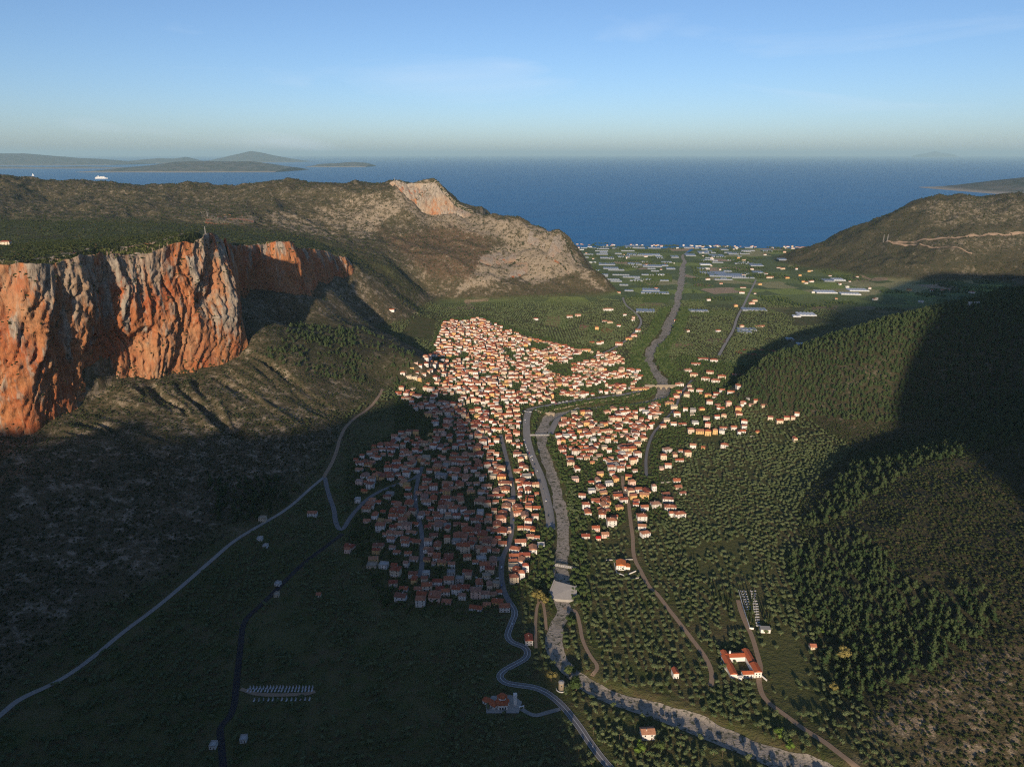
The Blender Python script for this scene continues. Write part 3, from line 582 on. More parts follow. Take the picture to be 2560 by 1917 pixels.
road('dirt_track', [(1845, 1500), (1849, 1518), (1863, 1556), (1878, 1585), (1887, 1614), (1894, 1639), (1903, 1672), (1895, 1700), (1908, 1748), (1969, 1791), (2005, 1820), (2060, 1853), (2096, 1882), (2170, 1940)], 4.5, mat_dirt)
road('road', [(1797, 889), (1816, 854), (1835, 823), (1842, 794), (1858, 766), (1870, 740), (1883, 715), (1890, 700)], 7.0, mat_conc)
road('road', [(1557, 744), (1563, 763), (1585, 778), (1601, 794), (1604, 810), (1589, 829), (1570, 848), (1547, 864), (1516, 880), (1480, 895)], 6.0, mat_conc)
road('dirt_track', [(2214, 605), (2300, 602), (2390, 597), (2440, 590), (2500, 586), (2575, 581)], 11.0, mat_dirt, 1.2)
road('dirt_track', [(2214, 605), (2290, 612), (2350, 622), (2430, 634)], 8.0, mat_dirt, 1.2)
road('dirt_track', [(1409, 1520), (1440, 1525), (1450, 1560), (1455, 1600), (1475, 1640), (1498, 1668), (1480, 1690)], 3.6, mat_dirt)
road('dirt_track', [(1340, 1620), (1338, 1570), (1342, 1510), (1356, 1500), (1362, 1530), (1366, 1575)], 3.0, mat_dirt)
road('street', [(1304, 1772), (1318, 1782), (1340, 1790), (1360, 1783), (1400, 1772)], 4.0, mat_conc)
road('dirt_track', [(602, 1722), (640, 1736), (700, 1737), (770, 1735), (788, 1728)], 4.0, mat_dirt)
street_lines = []

# ------------------------------------------------------------------ simple mesh builder
class MB:
    def __init__(s): s.v = []; s.f = []; s.m = []
    def poly(s, pts, mi=0):
        a = len(s.v); s.v += [tuple(p) for p in pts]; s.f.append(tuple(range(a, a + len(pts)))); s.m.append(mi)
    def box(s, x0, x1, y0, y1, z0, z1, mi=0, bottom=False, top=True):
        a = len(s.v); s.v += [(x0, y0, z0), (x1, y0, z0), (x1, y1, z0), (x0, y1, z0), (x0, y0, z1), (x1, y0, z1), (x1, y1, z1), (x0, y1, z1)]
        fs = [(0, 1, 5, 4), (1, 2, 6, 5), (2, 3, 7, 6), (3, 0, 4, 7)] + ([(4, 5, 6, 7)] if top else []) + ([(3, 2, 1, 0)] if bottom else [])
        for q in fs: s.f.append(tuple(a + k for k in q)); s.m.append(mi)
    def gable(s, x0, x1, y0, y1, z, h, ov=0.4, axis='x', th=0.18, mi=0, hip=0.0):
        # pitched roof with eaves; ridge along axis; hip = how far the ridge is pulled in at both ends
        x0 -= ov; x1 += ov; y0 -= ov; y1 += ov
        if axis == 'x':
            r = [(x0 + hip, (y0 + y1) / 2, z + h), (x1 - hip, (y0 + y1) / 2, z + h)]
            e = [(x0, y0, z), (x1, y0, z), (x1, y1, z), (x0, y1, z)]
            s.poly([e[0], e[1], r[1], r[0]], mi); s.poly([e[2], e[3], r[0], r[1]], mi); s.poly([e[1], e[2], r[1]], mi); s.poly([e[3], e[0], r[0]], mi)
        else:
            r = [((x0 + x1) / 2, y0 + hip, z + h), ((x0 + x1) / 2, y1 - hip, z + h)]
            e = [(x0, y0, z), (x1, y0, z), (x1, y1, z), (x0, y1, z)]
            s.poly([e[1], e[2], r[1], r[0]], mi); s.poly([e[3], e[0], r[0], r[1]], mi); s.poly([e[0], e[1], r[0]], mi); s.poly([e[2], e[3], r[1]], mi)
        s.box(x0, x1, y0, y1, z - th, z - 0.01, mi, True, False)
    def cyl(s, x, y, z0, z1, r0, r1=None, n=16, mi=0, cap=True):
        r1 = r0 if r1 is None else r1; a = len(s.v)
        for z, r in ((z0, r0), (z1, r1)):
            s.v += [(x + r * math.cos(2 * math.pi * k / n), y + r * math.sin(2 * math.pi * k / n), z) for k in range(n)]
        for k in range(n): s.f.append((a + k, a + (k + 1) % n, a + n + (k + 1) % n, a + n + k)); s.m.append(mi)
        if cap: s.f.append(tuple(a + n + k for k in range(n))); s.m.append(mi)
    def dome(s, x, y, z, r, h, n=16, k=5, mi=0):
        prev = [(x + r * math.cos(2 * math.pi * q / n), y + r * math.sin(2 * math.pi * q / n), z) for q in range(n)]
        for j in range(1, k + 1):
            a = j / k * math.pi / 2; rr = r * math.cos(a); zz = z + h * math.sin(a)
            cur = [(x + rr * math.cos(2 * math.pi * q / n), y + rr * math.sin(2 * math.pi * q / n), zz) for q in range(n)]
            for q in range(n):
                if j < k: s.poly([prev[q], prev[(q + 1) % n], cur[(q + 1) % n], cur[q]], mi)
                else: s.poly([prev[q], prev[(q + 1) % n], (x, y, zz)], mi)
            prev = cur
    def tube(s, p, q, r0, r1=None, n=5, mi=0):
        r1 = r0 if r1 is None else r1; p = Vector(p); q = Vector(q); d = (q - p).normalized()
        u = d.orthogonal().normalized(); w = d.cross(u); a = len(s.v)
        for c, r in ((p, r0), (q, r1)):
            s.v += [tuple(c + u * (r * math.cos(2 * math.pi * k / n)) + w * (r * math.sin(2 * math.pi * k / n))) for k in range(n)]
        for k in range(n): s.f.append((a + k, a + (k + 1) % n, a + n + (k + 1) % n, a + n + k)); s.m.append(mi)
        s.f.append(tuple(a + n + k for k in range(n))); s.m.append(mi)
    def mesh(s, name, mats):
        me = bpy.data.meshes.new(name); me.from_pydata(s.v, [], s.f); me.update()
        for q in mats: me.materials.append(q)
        if len(mats) > 1: me.polygons.foreach_set('material_index', np.array(s.m, np.int32))
        return me

# ------------------------------------------------------------------ building materials
def objcol_mat(name, rough=0.9, var=0.12, scale=0.6):
    m = NM(name, rough, 0.15); c = m.n('ShaderNodeObjectInfo').outputs['Color']
    n = m.noise(scale, 4, 0.6); return m.color(m.mix(m.ramp(n, [(0.3, 1 - var), (0.7, 1.0)]), (0, 0, 0), c) if False else m.mix(1.0, c, m.ramp(n, [(0.3, 1 - var), (0.7, 1.0)]), 'MULTIPLY'))
mat_wall = objcol_mat('plaster', 0.9, 0.22, 0.5)
m = NM('roof_tiles', 0.85, 0.2); c = m.n('ShaderNodeObjectInfo').outputs['Color']
tex = m.n('ShaderNodeTexCoord').outputs['Object']
wv = m.n('ShaderNodeTexWave'); wv.inputs['Scale'].default_value = 1.4; m.l(tex, wv.inputs['Vector'])
c = m.mix(1.0, c, m.ramp(m.noise(0.8, 5, 0.65), [(0.3, 0.62), (0.7, 1.05)]), 'MULTIPLY'); c = m.mix(0.25, c, m.ramp(wv.outputs['Fac'], [(0, 0.7), (1, 1.0)]), 'MULTIPLY')
m.bump(wv.outputs['Fac'], 0.4, 0.12); mat_roof = m.color(c)
m = NM('window_glass', 0.15, 0.5); mat_win = m.color((0.035, 0.04, 0.05))
m = NM('shutter_wood', 0.7, 0.3); mat_door = m.color((0.10, 0.055, 0.03))
m = NM('white_plaster', 0.9, 0.15); mat_white = m.color(m.mix(m.noise(0.7, 4), (0.70, 0.68, 0.64), (0.80, 0.79, 0.76)))
m = NM('concrete', 0.9, 0.15); mat_concrete = m.color(m.mix(m.noise(0.3, 5, 0.65), (0.26, 0.25, 0.235), (0.42, 0.40, 0.37)))
m = NM('stone_masonry', 0.95, 0.1); mat_stone = m.color(m.mix(m.noise(0.9, 5, 0.7), (0.20, 0.16, 0.115), (0.42, 0.345, 0.25)))
m = NM('red_tiles_plain', 0.85, 0.2); mat_tile = m.color(m.mix(m.noise(0.8, 5, 0.65), (0.36, 0.085, 0.035), (0.52, 0.145, 0.06)))
m = NM('dark_metal', 0.5, 0.5); mat_dark = m.color((0.03, 0.03, 0.035))

# ------------------------------------------------------------------ houses
WALLS = [('white', (0.72, 0.70, 0.66)), ('cream', (0.66, 0.56, 0.42)), ('off-white', (0.63, 0.60, 0.54)), ('pale pink', (0.72, 0.52, 0.43)), ('ochre', (0.68, 0.45, 0.20)), ('beige', (0.62, 0.52, 0.40)), ('white', (0.74, 0.73, 0.71)), ('cream', (0.67, 0.58, 0.44))]
ROOFS = [(0.44, 0.125, 0.06), (0.38, 0.11, 0.06), (0.48, 0.165, 0.085), (0.33, 0.09, 0.055), (0.42, 0.15, 0.085), (0.46, 0.20, 0.12), (0.38, 0.21, 0.15), (0.44, 0.17, 0.10), (0.50, 0.25, 0.15), (0.30, 0.12, 0.08)]
WINM = {}
def win_mesh(w, h, kind):
    k = (w, h, kind)
    if k not in WINM:
        b = MB(); b.box(-w / 2, w / 2, -0.07, 0.02, 0, h, 0, True); b.box(-w / 2 - .12, w / 2 + .12, -0.14, 0.0, -0.1, -0.001, 1, True)
        WINM[k] = b.mesh('window' if kind == 'w' else 'door', [mat_win if kind == 'w' else mat_door, mat_white])
    return WINM[k]
class HouseKind:
    def __init__(s, W, D, st, roof):
        s.W, s.D, s.st, s.roof = W, D, st, roof; H = 2.75 * st + 0.3; s.H = H
        b = MB(); b.box(-W / 2, W / 2, -D / 2, D / 2, -2.5, H, 0)
        if roof == 'gable':
            hh = D * 0.27
            b.poly([(W / 2, -D / 2, H), (W / 2, D / 2, H), (W / 2, 0, H + hh * .93)]); b.poly([(-W / 2, D / 2, H), (-W / 2, -D / 2, H), (-W / 2, 0, H + hh * .93)])
        s.wall = b.mesh('wall', [mat_wall]); b = MB()
        if roof == 'gable': b.gable(-W / 2, W / 2, -D / 2, D / 2, H + .02, D * 0.27, 0.35)
        elif roof == 'hip': b.gable(-W / 2, W / 2, -D / 2, D / 2, H + .02, D * 0.25, 0.45, hip=D * 0.46)
        elif roof == 'gabley': b.gable(-W / 2, W / 2, -D / 2, D / 2, H + .02, W * 0.26, 0.35, axis='y')
        else:
            b.box(-W / 2 - .12, W / 2 + .12, -D / 2 - .12, D / 2 + .12, H + .01, H + .2, 0, True); t = .25
            for q in ((-W / 2 - .1, W / 2 + .1, -D / 2 - .1, -D / 2 + t), (-W / 2 - .1, W / 2 + .1, D / 2 - t, D / 2 + .1), (-W / 2 - .1, -W / 2 + t, -D / 2 + t, D / 2 - t), (W / 2 - t, W / 2 + .1, -D / 2 + t, D / 2 - t)): b.box(*q, H + .2, H + .95, 0)
        s.roofm = b.mesh('roof', [mat_roof if roof != 'flat' else mat_wall])
        b = MB(); b.box(-.35, .35, -.35, .35, 0, 1.7); b.box(-.45, .45, -.45, .45, 1.7, 1.85, 0, True); s.chim = b.mesh('chimney', [mat_wall])
        b = MB(); b.box(-W * .3, W * .3, -1.25, 0, -.12, 0, 0, True); b.box(-W * .3, W * .3, -1.25, -1.15, 0, .85, 0)
        s.balc = b.mesh('balcony', [mat_wall])
        s.wins = []; n = max(2, int(W / 3.6))
        for k in range(st):
            for i in range(n):
                x = -W / 2 + (i + .5) * W / n
                if k == 0 and i == n // 2: s.wins.append(('door', win_mesh(1.1, 2.1, 'd'), (x, -D / 2, 0.1), 0))
                else: s.wins.append(('window', win_mesh(1.0, 1.35, 'w'), (x, -D / 2, 2.75 * k + 0.9), 0))
            for sd in (-1, 1): s.wins.append(('window', win_mesh(1.0, 1.35, 'w'), (sd * W / 2, -D * .1, 2.75 * k + 0.9), sd * math.pi / 2))
KINDS = [HouseKind(11, 7.6, 2, 'hip'), HouseKind(12.5, 8, 2, 'gable'), HouseKind(10, 7.2, 2, 'gable'), HouseKind(9.5, 7, 1, 'gable'), HouseKind(14, 8, 2, 'hip'), HouseKind(10, 8, 3, 'hip'), HouseKind(7.5, 9.5, 2, 'gabley'), HouseKind(11, 8, 2, 'flat'), HouseKind(8.5, 7.5, 1, 'flat'), HouseKind(15, 7.5, 1, 'gable')]
ROOFWORD = {'hip': 'hipped', 'gable': 'gabled', 'gabley': 'end-gabled', 'flat': 'flat-roofed'}
HOUSES = []        # dicts: x y z w rot kind wall roof
def add_house(px, py, wpx, flag='', rot=None, shift=True):
    x, y, z = G(px, py + (0.30 * wpx if shift else 0)); d = y * CP - (z - CAMZ) * SP; w = max(5.0, wpx * d / FPX * 0.88)
    _house(x, y + 3.5, w, flag, rot)
def _house(x, y, w, flag='', rot=None):
    if rot is None: rot = random.gauss(0, 0.11) + 0.10 * math.sin(x / 90.0)
    if 'f' in flag or 'g' in flag: k = random.choice([7, 7, 8]) if w > 7 else 8
    elif w > 17: k = random.choice([4, 4, 1])
    elif w > 12.5: k = random.choice([0, 1, 4, 0, 9])
    elif w > 9: k = random.choice([0, 1, 2, 2, 5, 3, 6])
    else: k = random.choice([3, 3, 2, 6])
    if 't' in flag: k = 5
    if 'l' in flag: k = 9
    wc = random.choice(WALLS); rc = random.choice(ROOFS)
    if 'w' in flag: wc = WALLS[0]
    if 'o' in flag: wc = WALLS[4]
    if 'p' in flag: wc = ('deep pink', (0.62, 0.22, 0.20))
    if 'r' in flag: rc = (0.48, 0.03, 0.03)
    if 'g' in flag: wc = ('grey', (0.50, 0.48, 0.45))
    HOUSES.append(dict(x=x, y=y, w=w, rot=rot, k=k, wall=wc, roof=rc, z=float(min(hz(x, y), hz(x, y - 4)))))
def lst(x0, y0, sc, data):
    for q in data: add_house(x0 + q[0] / sc, y0 + q[1] / sc, q[2] / sc, q[3] if len(q) > 3 else '')
lst(1650, 960, 6.32, [(785, 300, 110, 't'), (915, 330, 90), (1088, 325, 90, 't'), (1320, 300, 100, 'w'), (1300, 345, 60), (1395, 240, 65, 'gw'), (1445, 330, 80), (1650, 335, 100), (1515, 285, 70), (665, 405, 95), (525, 420, 100, 'g'), (985, 385, 80), (925, 405, 55), (1240, 410, 105), (1250, 475, 110), (405, 415, 80), (270, 490, 115), (515, 485, 80, 'f'), (110, 575, 110, 'f'), (215, 640, 100), (355, 615, 140, 'w'), (560, 620, 115, 'fw'), (760, 665, 95, 't'), (1005, 680, 130, 'w'), (905, 530, 90), (1015, 510, 90), (740, 550, 110), (1335, 620, 105, 'w'), (1335, 685, 90), (1310, 740, 105, 'w'), (1255, 785, 60), (1170, 700, 100), (1545, 765, 60, 'o'), (980, 765, 95, 'fw'), (490, 755, 110), (630, 750, 140), (760, 785, 105, 'o'), (875, 775, 85, 't'), (50, 670, 100), (1750, 545, 90), (1895, 590, 115), (2005, 545, 95), (2105, 550, 75), (2170, 490, 80), (525, 985, 110, 'w'), (690, 1015, 70, 'o'), (1025, 975, 130, 'w'), (120, 1040, 145, 'w'), (330, 1065, 75), (440, 1115, 120), (310, 1185, 150, 'w'), (240, 1140, 80), (60, 1175, 110), (130, 1300, 115), (30, 1340, 80, 'f'), (265, 1530, 110), (290, 1620, 110), (150, 300, 150), (225, 360, 120, 'f'), (300, 110, 100), (420, 190, 100), (260, 190, 100), (190, 240, 80, 'p'), (490, 95, 100), (430, 140, 80, 'w'), (635, 100, 115), (760, 175, 115), (895, 160, 105), (860, 205, 70), (985, 105, 95, 'w'), (1125, 110, 120), (1250, 40, 90), (470, 40, 80), (280, 25, 80), (650, 155, 50), (2140, 890, 70)])
lst(1400, 1180, 5.52, [(210, 105, 110, 'f'), (430, 145, 90), (525, 135, 75), (680, 165, 115, 'f'), (770, 110, 80), (555, 40, 100), (720, 40, 80), (950, 80, 100), (995, 175, 100, 't'), (935, 230, 100, 'w'), (1085, 255, 110), (1195, 285, 110), (1300, 250, 70, 't'), (980, 295, 105), (440, 270, 110, 'f'), (565, 230, 120), (310, 340, 110, 'w'), (600, 300, 110), (490, 385, 130), (625, 355, 135), (795, 290, 130), (800, 340, 140), (640, 425, 125), (520, 425, 90), (880, 395, 120, 'w'), (1015, 350, 105, 'o'), (1055, 405, 90), (1050, 450, 90), (1165, 325, 140), (1465, 300, 110), (1495, 375, 165, 'w'), (1325, 450, 150), (1170, 500, 115, 'w'), (1525, 485, 180), (1655, 580, 175, 'w'), (1535, 610, 60, 'w'), (820, 495, 115), (360, 490, 120), (620, 480, 110), (555, 520, 80), (645, 535, 105), (385, 580, 100), (585, 600, 110, 'w'), (755, 620, 100), (715, 710, 145, 'w'), (1130, 650, 150, 'w'), (1135, 770, 125, 'w'), (1180, 860, 140), (495, 790, 120), (355, 880, 130), (530, 930, 70, 'r'), (625, 880, 115), (1615, 110, 110), (1635, 205, 110), (1700, 295, 90)])
lst(850, 1150, 3.68, [(300, 95, 50, 'o'), (390, 165, 60), (290, 195, 75, 'w'), (175, 210, 70, 'f'), (565, 165, 60), (610, 140, 70, 'wt'), (700, 100, 70), (800, 195, 90), (930, 140, 115, 'g'), (1020, 105, 85, 'w'), (970, 60, 60, 'gw'), (1140, 130, 110), (1410, 160, 65, 'f'), (1350, 245, 105, 'w'), (1520, 205, 140), (1690, 235, 65), (1795, 230, 80), (1640, 190, 60), (1465, 315, 110, 'w'), (1300, 305, 70), (1205, 300, 80), (1730, 290, 65), (1810, 320, 45), (1745, 340, 85), (1745, 380, 80), (1575, 390, 85), (1430, 385, 65), (1285, 385, 105), (1110, 385, 65), (1050, 340, 100), (950, 290, 65), (990, 220, 110), (1110, 245, 65), (860, 370, 70), (775, 355, 70), (870, 300, 70), (725, 305, 65), (625, 335, 80), (610, 240, 70, 'f'), (455, 310, 80, 'g'), (295, 380, 70), (430, 345, 80), (160, 380, 55, 'fw'), (240, 455, 90), (245, 560, 70), (320, 525, 60), (500, 395, 60), (635, 410, 85), (530, 430, 65), (570, 475, 75), (665, 490, 75), (790, 485, 80), (940, 415, 80), (940, 470, 90, 'w'), (745, 520, 60), (825, 540, 70), (905, 530, 90), (995, 520, 60), (490, 525, 100), (440, 560, 75), (370, 630, 95), (535, 620, 70, 'w'), (655, 655, 110, 'w'), (690, 590, 70), (805, 615, 70), (905, 580, 80), (905, 620, 80), (985, 615, 75, 'g'), (1075, 590, 70), (1145, 615, 70), (1175, 495, 80), (1290, 490, 70, 'fw'), (1240, 565, 85), (1360, 565, 75), (1495, 510, 90), (1530, 440, 90), (1420, 655, 75, 'w'), (1480, 560, 100), (1530, 640, 100, 'f'), (1635, 450, 95), (1735, 455, 70), (1810, 440, 80), (1635, 490, 90), (1700, 525, 75), (1795, 530, 70), (1735, 585, 75), (1730, 640, 80), (1750, 715, 80), (1810, 720, 60), (1660, 760, 115, 'w'), (1495, 765, 90, 'w'), (1610, 830, 105, 'w'), (1775, 835, 80), (1850, 785, 75, 'f'), (860, 705, 90), (985, 750, 65, 't'), (1070, 755, 85, 'g'), (1090, 710, 105), (1170, 660, 100), (1240, 650, 110), (1310, 700, 95), (1225, 745, 80), (1325, 750, 90), (1350, 790, 85), (1360, 835, 70), (1435, 835, 75), (1150, 820, 105), (1275, 840, 80), (895, 805, 75), (810, 770, 80), (805, 835, 85), (595, 735, 85), (705, 750, 85), (600, 775, 80), (465, 680, 90), (350, 790, 115), (330, 845, 80), (85, 790, 100), (65, 845, 60), (305, 920, 100), (290, 965, 100, 'f'), (400, 975, 90, 'fw'), (800, 920, 70), (890, 890, 75), (1000, 880, 95, 'p'), (935, 955, 90), (1025, 975, 75), (1020, 1050, 85, 'g'), (1100, 1110, 85, 'g'), (1180, 1080, 70), (860, 965, 45), (670, 1060, 95, 'w'), (790, 1060, 75, 'fw'), (775, 1115, 70), (895, 1130, 100), (485, 1145, 90), (555, 1270, 115), (750, 1235, 100), (740, 1320, 100, 'w'), (870, 1265, 120), (970, 1225, 90), (980, 1305, 95), (1070, 1220, 90), (1045, 1170, 75), (1125, 1270, 75), (1250, 1240, 110), (1450, 1300, 115), (1465, 1225, 60), (1250, 1350, 135, 'l'), (1350, 1335, 80), (1515, 1365, 110, 'w'), (1435, 1155, 75, 'f'), (1600, 1110, 95), (1595, 995, 105, 'f'), (1590, 945, 85), (1625, 1045, 80), (1410, 950, 75), (1330, 1000, 100), (1245, 945, 60), (1300, 905, 100, 'fw')])
N_TOWN_LISTED = len(HOUSES)
for q in [(780, 1285, 26, 'w'), (648, 1349, 14, 'fw'), (662, 1368, 12, 'fw'), (693, 1462, 15, 'fw'), (690, 1490, 13, 'f'), (795, 1492, 9), (530, 1872, 10, 'fw'), (606, 1857, 7, 'fw'), (655, 1299, 20, 'f'), (1620, 1838, 38, 'w'), (1689, 1692, 14, 'w'), (2035, 1620, 17), (1322, 1605, 22, 'w'),
          (545, 404, 0), (1462, 875, 17), (1497, 858, 14, 'w'), (1548, 858, 20), (1535, 880, 16, 'w'), (1572, 845, 18), (1586, 838, 16), (1595, 826, 14), (1500, 885, 20, 'w'), (1522, 893, 16), (1340, 797, 13, 'w'), (1424, 790, 16), (1445, 787, 16), (1512, 801, 14), (1525, 805, 15), (1547, 815, 11, 'w'), (1492, 822, 10), (1505, 857, 10, 'w'), (1520, 768, 30), (1547, 730, 10), (1090, 882, 16), (1480, 855, 12), (1562, 788, 9), (1584, 795, 9), (1583, 800, 9, 'w'),
          (1600, 960, 52, 'l'), (1758, 892, 28, 'wl'), (1740, 905, 26, 'l'), (1785, 899, 22, 'w'), (1850, 930, 38, 'l'), (1720, 925, 20), (1765, 945, 24), (1790, 950, 24), (1805, 940, 22), (1700, 960, 20), (1735, 935, 22), (1775, 930, 20), (1900, 810, 28, 'l'), (1855, 818, 11), (1880, 756, 16), (1887, 750, 14), (1840, 764, 10, 'o'), (1900, 710, 10), (1858, 716, 16, 'l'), (1855, 730, 14), (1690, 800, 9), (1720, 828, 10), (1796, 827, 13), (1957, 670, 13), (1968, 693, 12), (2000, 688, 8), (2438, 752, 34, 'fw'), (12, 605, 26), (1925, 690, 20), (1880, 672, 10)]:
    if q[2]: add_house(*q)
def taken(x, y, r):
    return any((h['x'] - x) ** 2 + (h['y'] - y) ** 2 < (r + h['w'] * .42) ** 2 for h in HOUSES)
TOWN_A = [(1110, 808), (1200, 798), (1330, 848), (1430, 872), (1540, 890), (1605, 935), (1600, 980), (1470, 996), (1375, 1012), (1312, 1024), (1306, 1060), (1325, 1165), (1060, 1165), (900, 1165), (885, 1148), (930, 1120), (1000, 1086), (1080, 1080), (1090, 1050), (1040, 1030), (990, 990), (1000, 935), (1060, 905), (1090, 850)]
TOWN_B = [(1385, 1080), (1402, 1052), (1440, 1034), (1500, 1036), (1545, 1022), (1600, 1030), (1650, 1005), (1655, 1060), (1630, 1100), (1620, 1180), (1420, 1180), (1402, 1150), (1392, 1110)]
TOWN_N = [(895, 1168), (1325, 1168), (1345, 1300), (1330, 1400), (1290, 1480), (1180, 1505), (1000, 1480), (960, 1330), (910, 1250)]
for poly, dx, dy, drop in ((TOWN_A, 12.4, 15.2, 0.13), (TOWN_B, 12.6, 14.6, 0.14), (TOWN_N, 13.0, 14.5, .22)):
    g = [G(a, b) for a, b in poly]; x0 = min(q[0] for q in g); x1 = max(q[0] for q in g); y0 = min(q[1] for q in g); y1 = max(q[1] for q in g)
    wp = [(q[0], q[1]) for q in g]; yy = y0; r = 0
    while yy < y1:
        xx = x0 + (r % 2) * dx * .5
        while xx < x1:
            X = xx + random.uniform(-3, 3); Y = yy + random.uniform(-3.2, 3.2) + 5 * math.sin(xx / 70)
            w = random.choice([6, 7, 7.5, 8.5, 9, 10, 11, 12.5])
            if inpoly(np.array([X]), np.array([Y]), wp)[0] and random.random() > drop and float(fbm(np.array([X / 55]), np.array([Y / 55]), 88, 2)[0]) > -.42 and not occ_at(X, Y) and not occ_at(X - w * .4, Y) and not occ_at(X + w * .4, Y) and not taken(X, Y, w * .30):
                _house(X, Y, w, random.choice(['', '', '', '', '', '', 'f', 'w', 'w', 't']))
            xx += dx
        yy += dy; r += 1
# hamlets out on the plain and along the beach
rs = random.Random(5)
for k in range(150):
    if k < 75: X = rs.uniform(360, 1650); Y = 4185 - 0.10 * (X - 350) - abs(rs.gauss(0, 45)) - 12
    else:
        X = rs.uniform(320, 1700); Y = rs.uniform(2350, 4000)
    if X > 0.86 * (5300 - Y) - 300 and Y < 3300: continue
    if float(hz(X, Y)) > float(floor_z(X, Y)) + 4 or polydist(np.array([X]), np.array([Y]), RIVER[:, :2])[0][0] < 45: continue
    if not taken(X, Y, 8): _house(X, Y, rs.choice([8, 10, 12, 14, 18]), rs.choice(['w', 'w', 'fw', '', 'l']))
for h in HOUSES: occ_box(h['x'], h['y'], h['w'] * .5 + .8, 5.0)
HP = proj(np.array([h['x'] for h in HOUSES]), np.array([h['y'] for h in HOUSES]), np.array([h['z'] for h in HOUSES]))
for i, h in enumerate(HOUSES): h['px'], h['py'], h['d'] = HP[0][i], HP[1][i], HP[2][i]; h['size'] = h['w'] / h['d']
order = sorted(range(len(HOUSES)), key=lambda i: -HOUSES[i]['size']); PICK = set(order[:300])
def zone(h):
    x, y = h['px'], h['py']
    if x < 870: return 'on shaded left hillside'
    if y > 1560: return 'in groves below town'
    if x > 1640 and y < 950: return 'in upper right suburb'
    if x > 1880: return 'among rightmost olive groves'
    if x > 1650: return 'in scattered right-bank suburb'
    if x > 1400 and y > 1345: return 'by right-bank dirt track'
    if x > 1400 and y > 1190: return 'in lower right-bank cluster'
    if x > 1385 and y > 1010: return 'in dense right-bank quarter'
    if x > 1385: return 'on town\'s far edge'
    if y > 1440: return 'at town\'s near edge'
    if x > 1255 and y > 1150: return 'between main street and riverbed'
    if x > 1150 and y > 1150: return 'left of main street'
    if x > 1050 and y > 1150: return 'right of back street'
    if y > 1150: return 'on town\'s left edge'
    if x > 1200: return 'in sunlit upper town'
    return 'in shaded upper town'
lab = {}
for i in sorted(PICK, key=lambda i: HOUSES[i]['px']):
    h = HOUSES[i]; K = KINDS[h['k']]; st = ('single-storey', 'two-storey', 'three-storey')[K.st - 1]
    rw = 'flat-roofed' if K.roof == 'flat' else ROOFWORD[K.roof] + ' red-roofed'
    lab.setdefault(f"{h['wall'][0]} {st} {rw} house {zone(h)}", []).append(i)
def ordinal(n): return ('first', 'second', 'third', 'fourth', 'fifth', 'sixth', 'seventh', 'eighth', 'ninth', 'tenth', 'eleventh', 'twelfth')[n] if n < 12 else f'{n + 1}th'
for k, ids in lab.items():
    for n, i in enumerate(ids):
        HOUSES[i]['label'] = k if len(ids) == 1 else f"{k}, {ordinal(n)} from left"
def build_house(h):
    K = KINDS[h['k']]; root = link('house', None, label=h['label'], category='house', group='houses of the town'); root.empty_display_size = 2
    root.location = (h['x'], h['y'], h['z']); root.rotation_euler = (0, 0, h['rot']); sx = h['w'] / K.W; root.scale = (sx, min(1.15, max(0.75, sx)), min(1.08, max(.92, sx)))
    wl = link('wall', K.wall, root); wl.color = (*h['wall'][1], 1)
    rf = link('roof', K.roofm, root); rf.color = (*(h['roof'] if K.roof != 'flat' else tuple(.62 * q for q in h['wall'][1])), 1)
    if K.roof != 'flat' and random.random() < .6:
        ch = link('chimney', K.chim, rf); ch.color = (0.6, 0.5, 0.42, 1); ch.location = (random.uniform(-.3, .3) * K.W, random.uniform(-.2, .2) * K.D, K.H + .6)
    for nm, me, loc, rz in K.wins:
        if rz and random.random() < .5: continue
        o = link(nm, me, root); o.location = loc; o.rotation_euler = (0, 0, rz)
    if K.st > 1 and random.random() < .4:
        o = link('balcony', K.balc, root); o.location = (0, -K.D / 2 - .01, 2.75); o.color = (0.75, 0.73, 0.7, 1)
for i in sorted(PICK): build_house(HOUSES[i])
# the rest of the town, too small and many to single out: one mass
V, F4, F3, CV = [], [], [], []
VV, FF, CC, MI = [], [], [], []
for i, h in enumerate(HOUSES):
    if i in PICK: continue
    K = KINDS[h['k']]; c, s_ = math.cos(h['rot']), math.sin(h['rot']); sx = h['w'] / K.W; sy = min(1.15, max(.75, sx))
    for me, colr, mi in ((K.wall, h['wall'][1], 0), (K.roofm, h['roof'] if K.roof != 'flat' else tuple(.62 * q for q in h['wall'][1]), 1 if K.roof != 'flat' else 0)) + tuple((w_[1], (.05, .05, .06), 2) for w_ in K.wins if w_[3] == 0):
        a = len(VV); loc = (0, 0, 0)
        if mi == 2: loc = next(w_[2] for w_ in K.wins if w_[1] is me and w_[2] not in h.setdefault('done', [])); h['done'].append(loc)
        for v in me.vertices:
            X = (v.co.x + loc[0]) * sx; Y = (v.co.y + loc[1]) * sy; VV.append((h['x'] + X * c - Y * s_, h['y'] + X * s_ + Y * c, h['z'] + v.co.z + loc[2])); CC.append(colr)
        for p_ in me.polygons:
            if mi == 2 and p_.index != 0: continue
            FF.append(tuple(a + q for q in p_.vertices)); MI.append(mi)
def attrcol(name, roof=False):
    m = NM(name, 0.9, 0.15); c = m.attrc('tint'); return m.color(m.mix(1.0, c, m.ramp(m.noise(0.6, 4), [(0.3, .72 if roof else .85), (0.7, 1.03)]), 'MULTIPLY'))
me = bpy.data.meshes.new('far_houses'); me.from_pydata(VV, [], FF)
for q in (attrcol('far_plaster'), attrcol('far_tiles', True), mat_win): me.materials.append(q)
me.polygons.foreach_set('material_index', np.array(MI, np.int32))
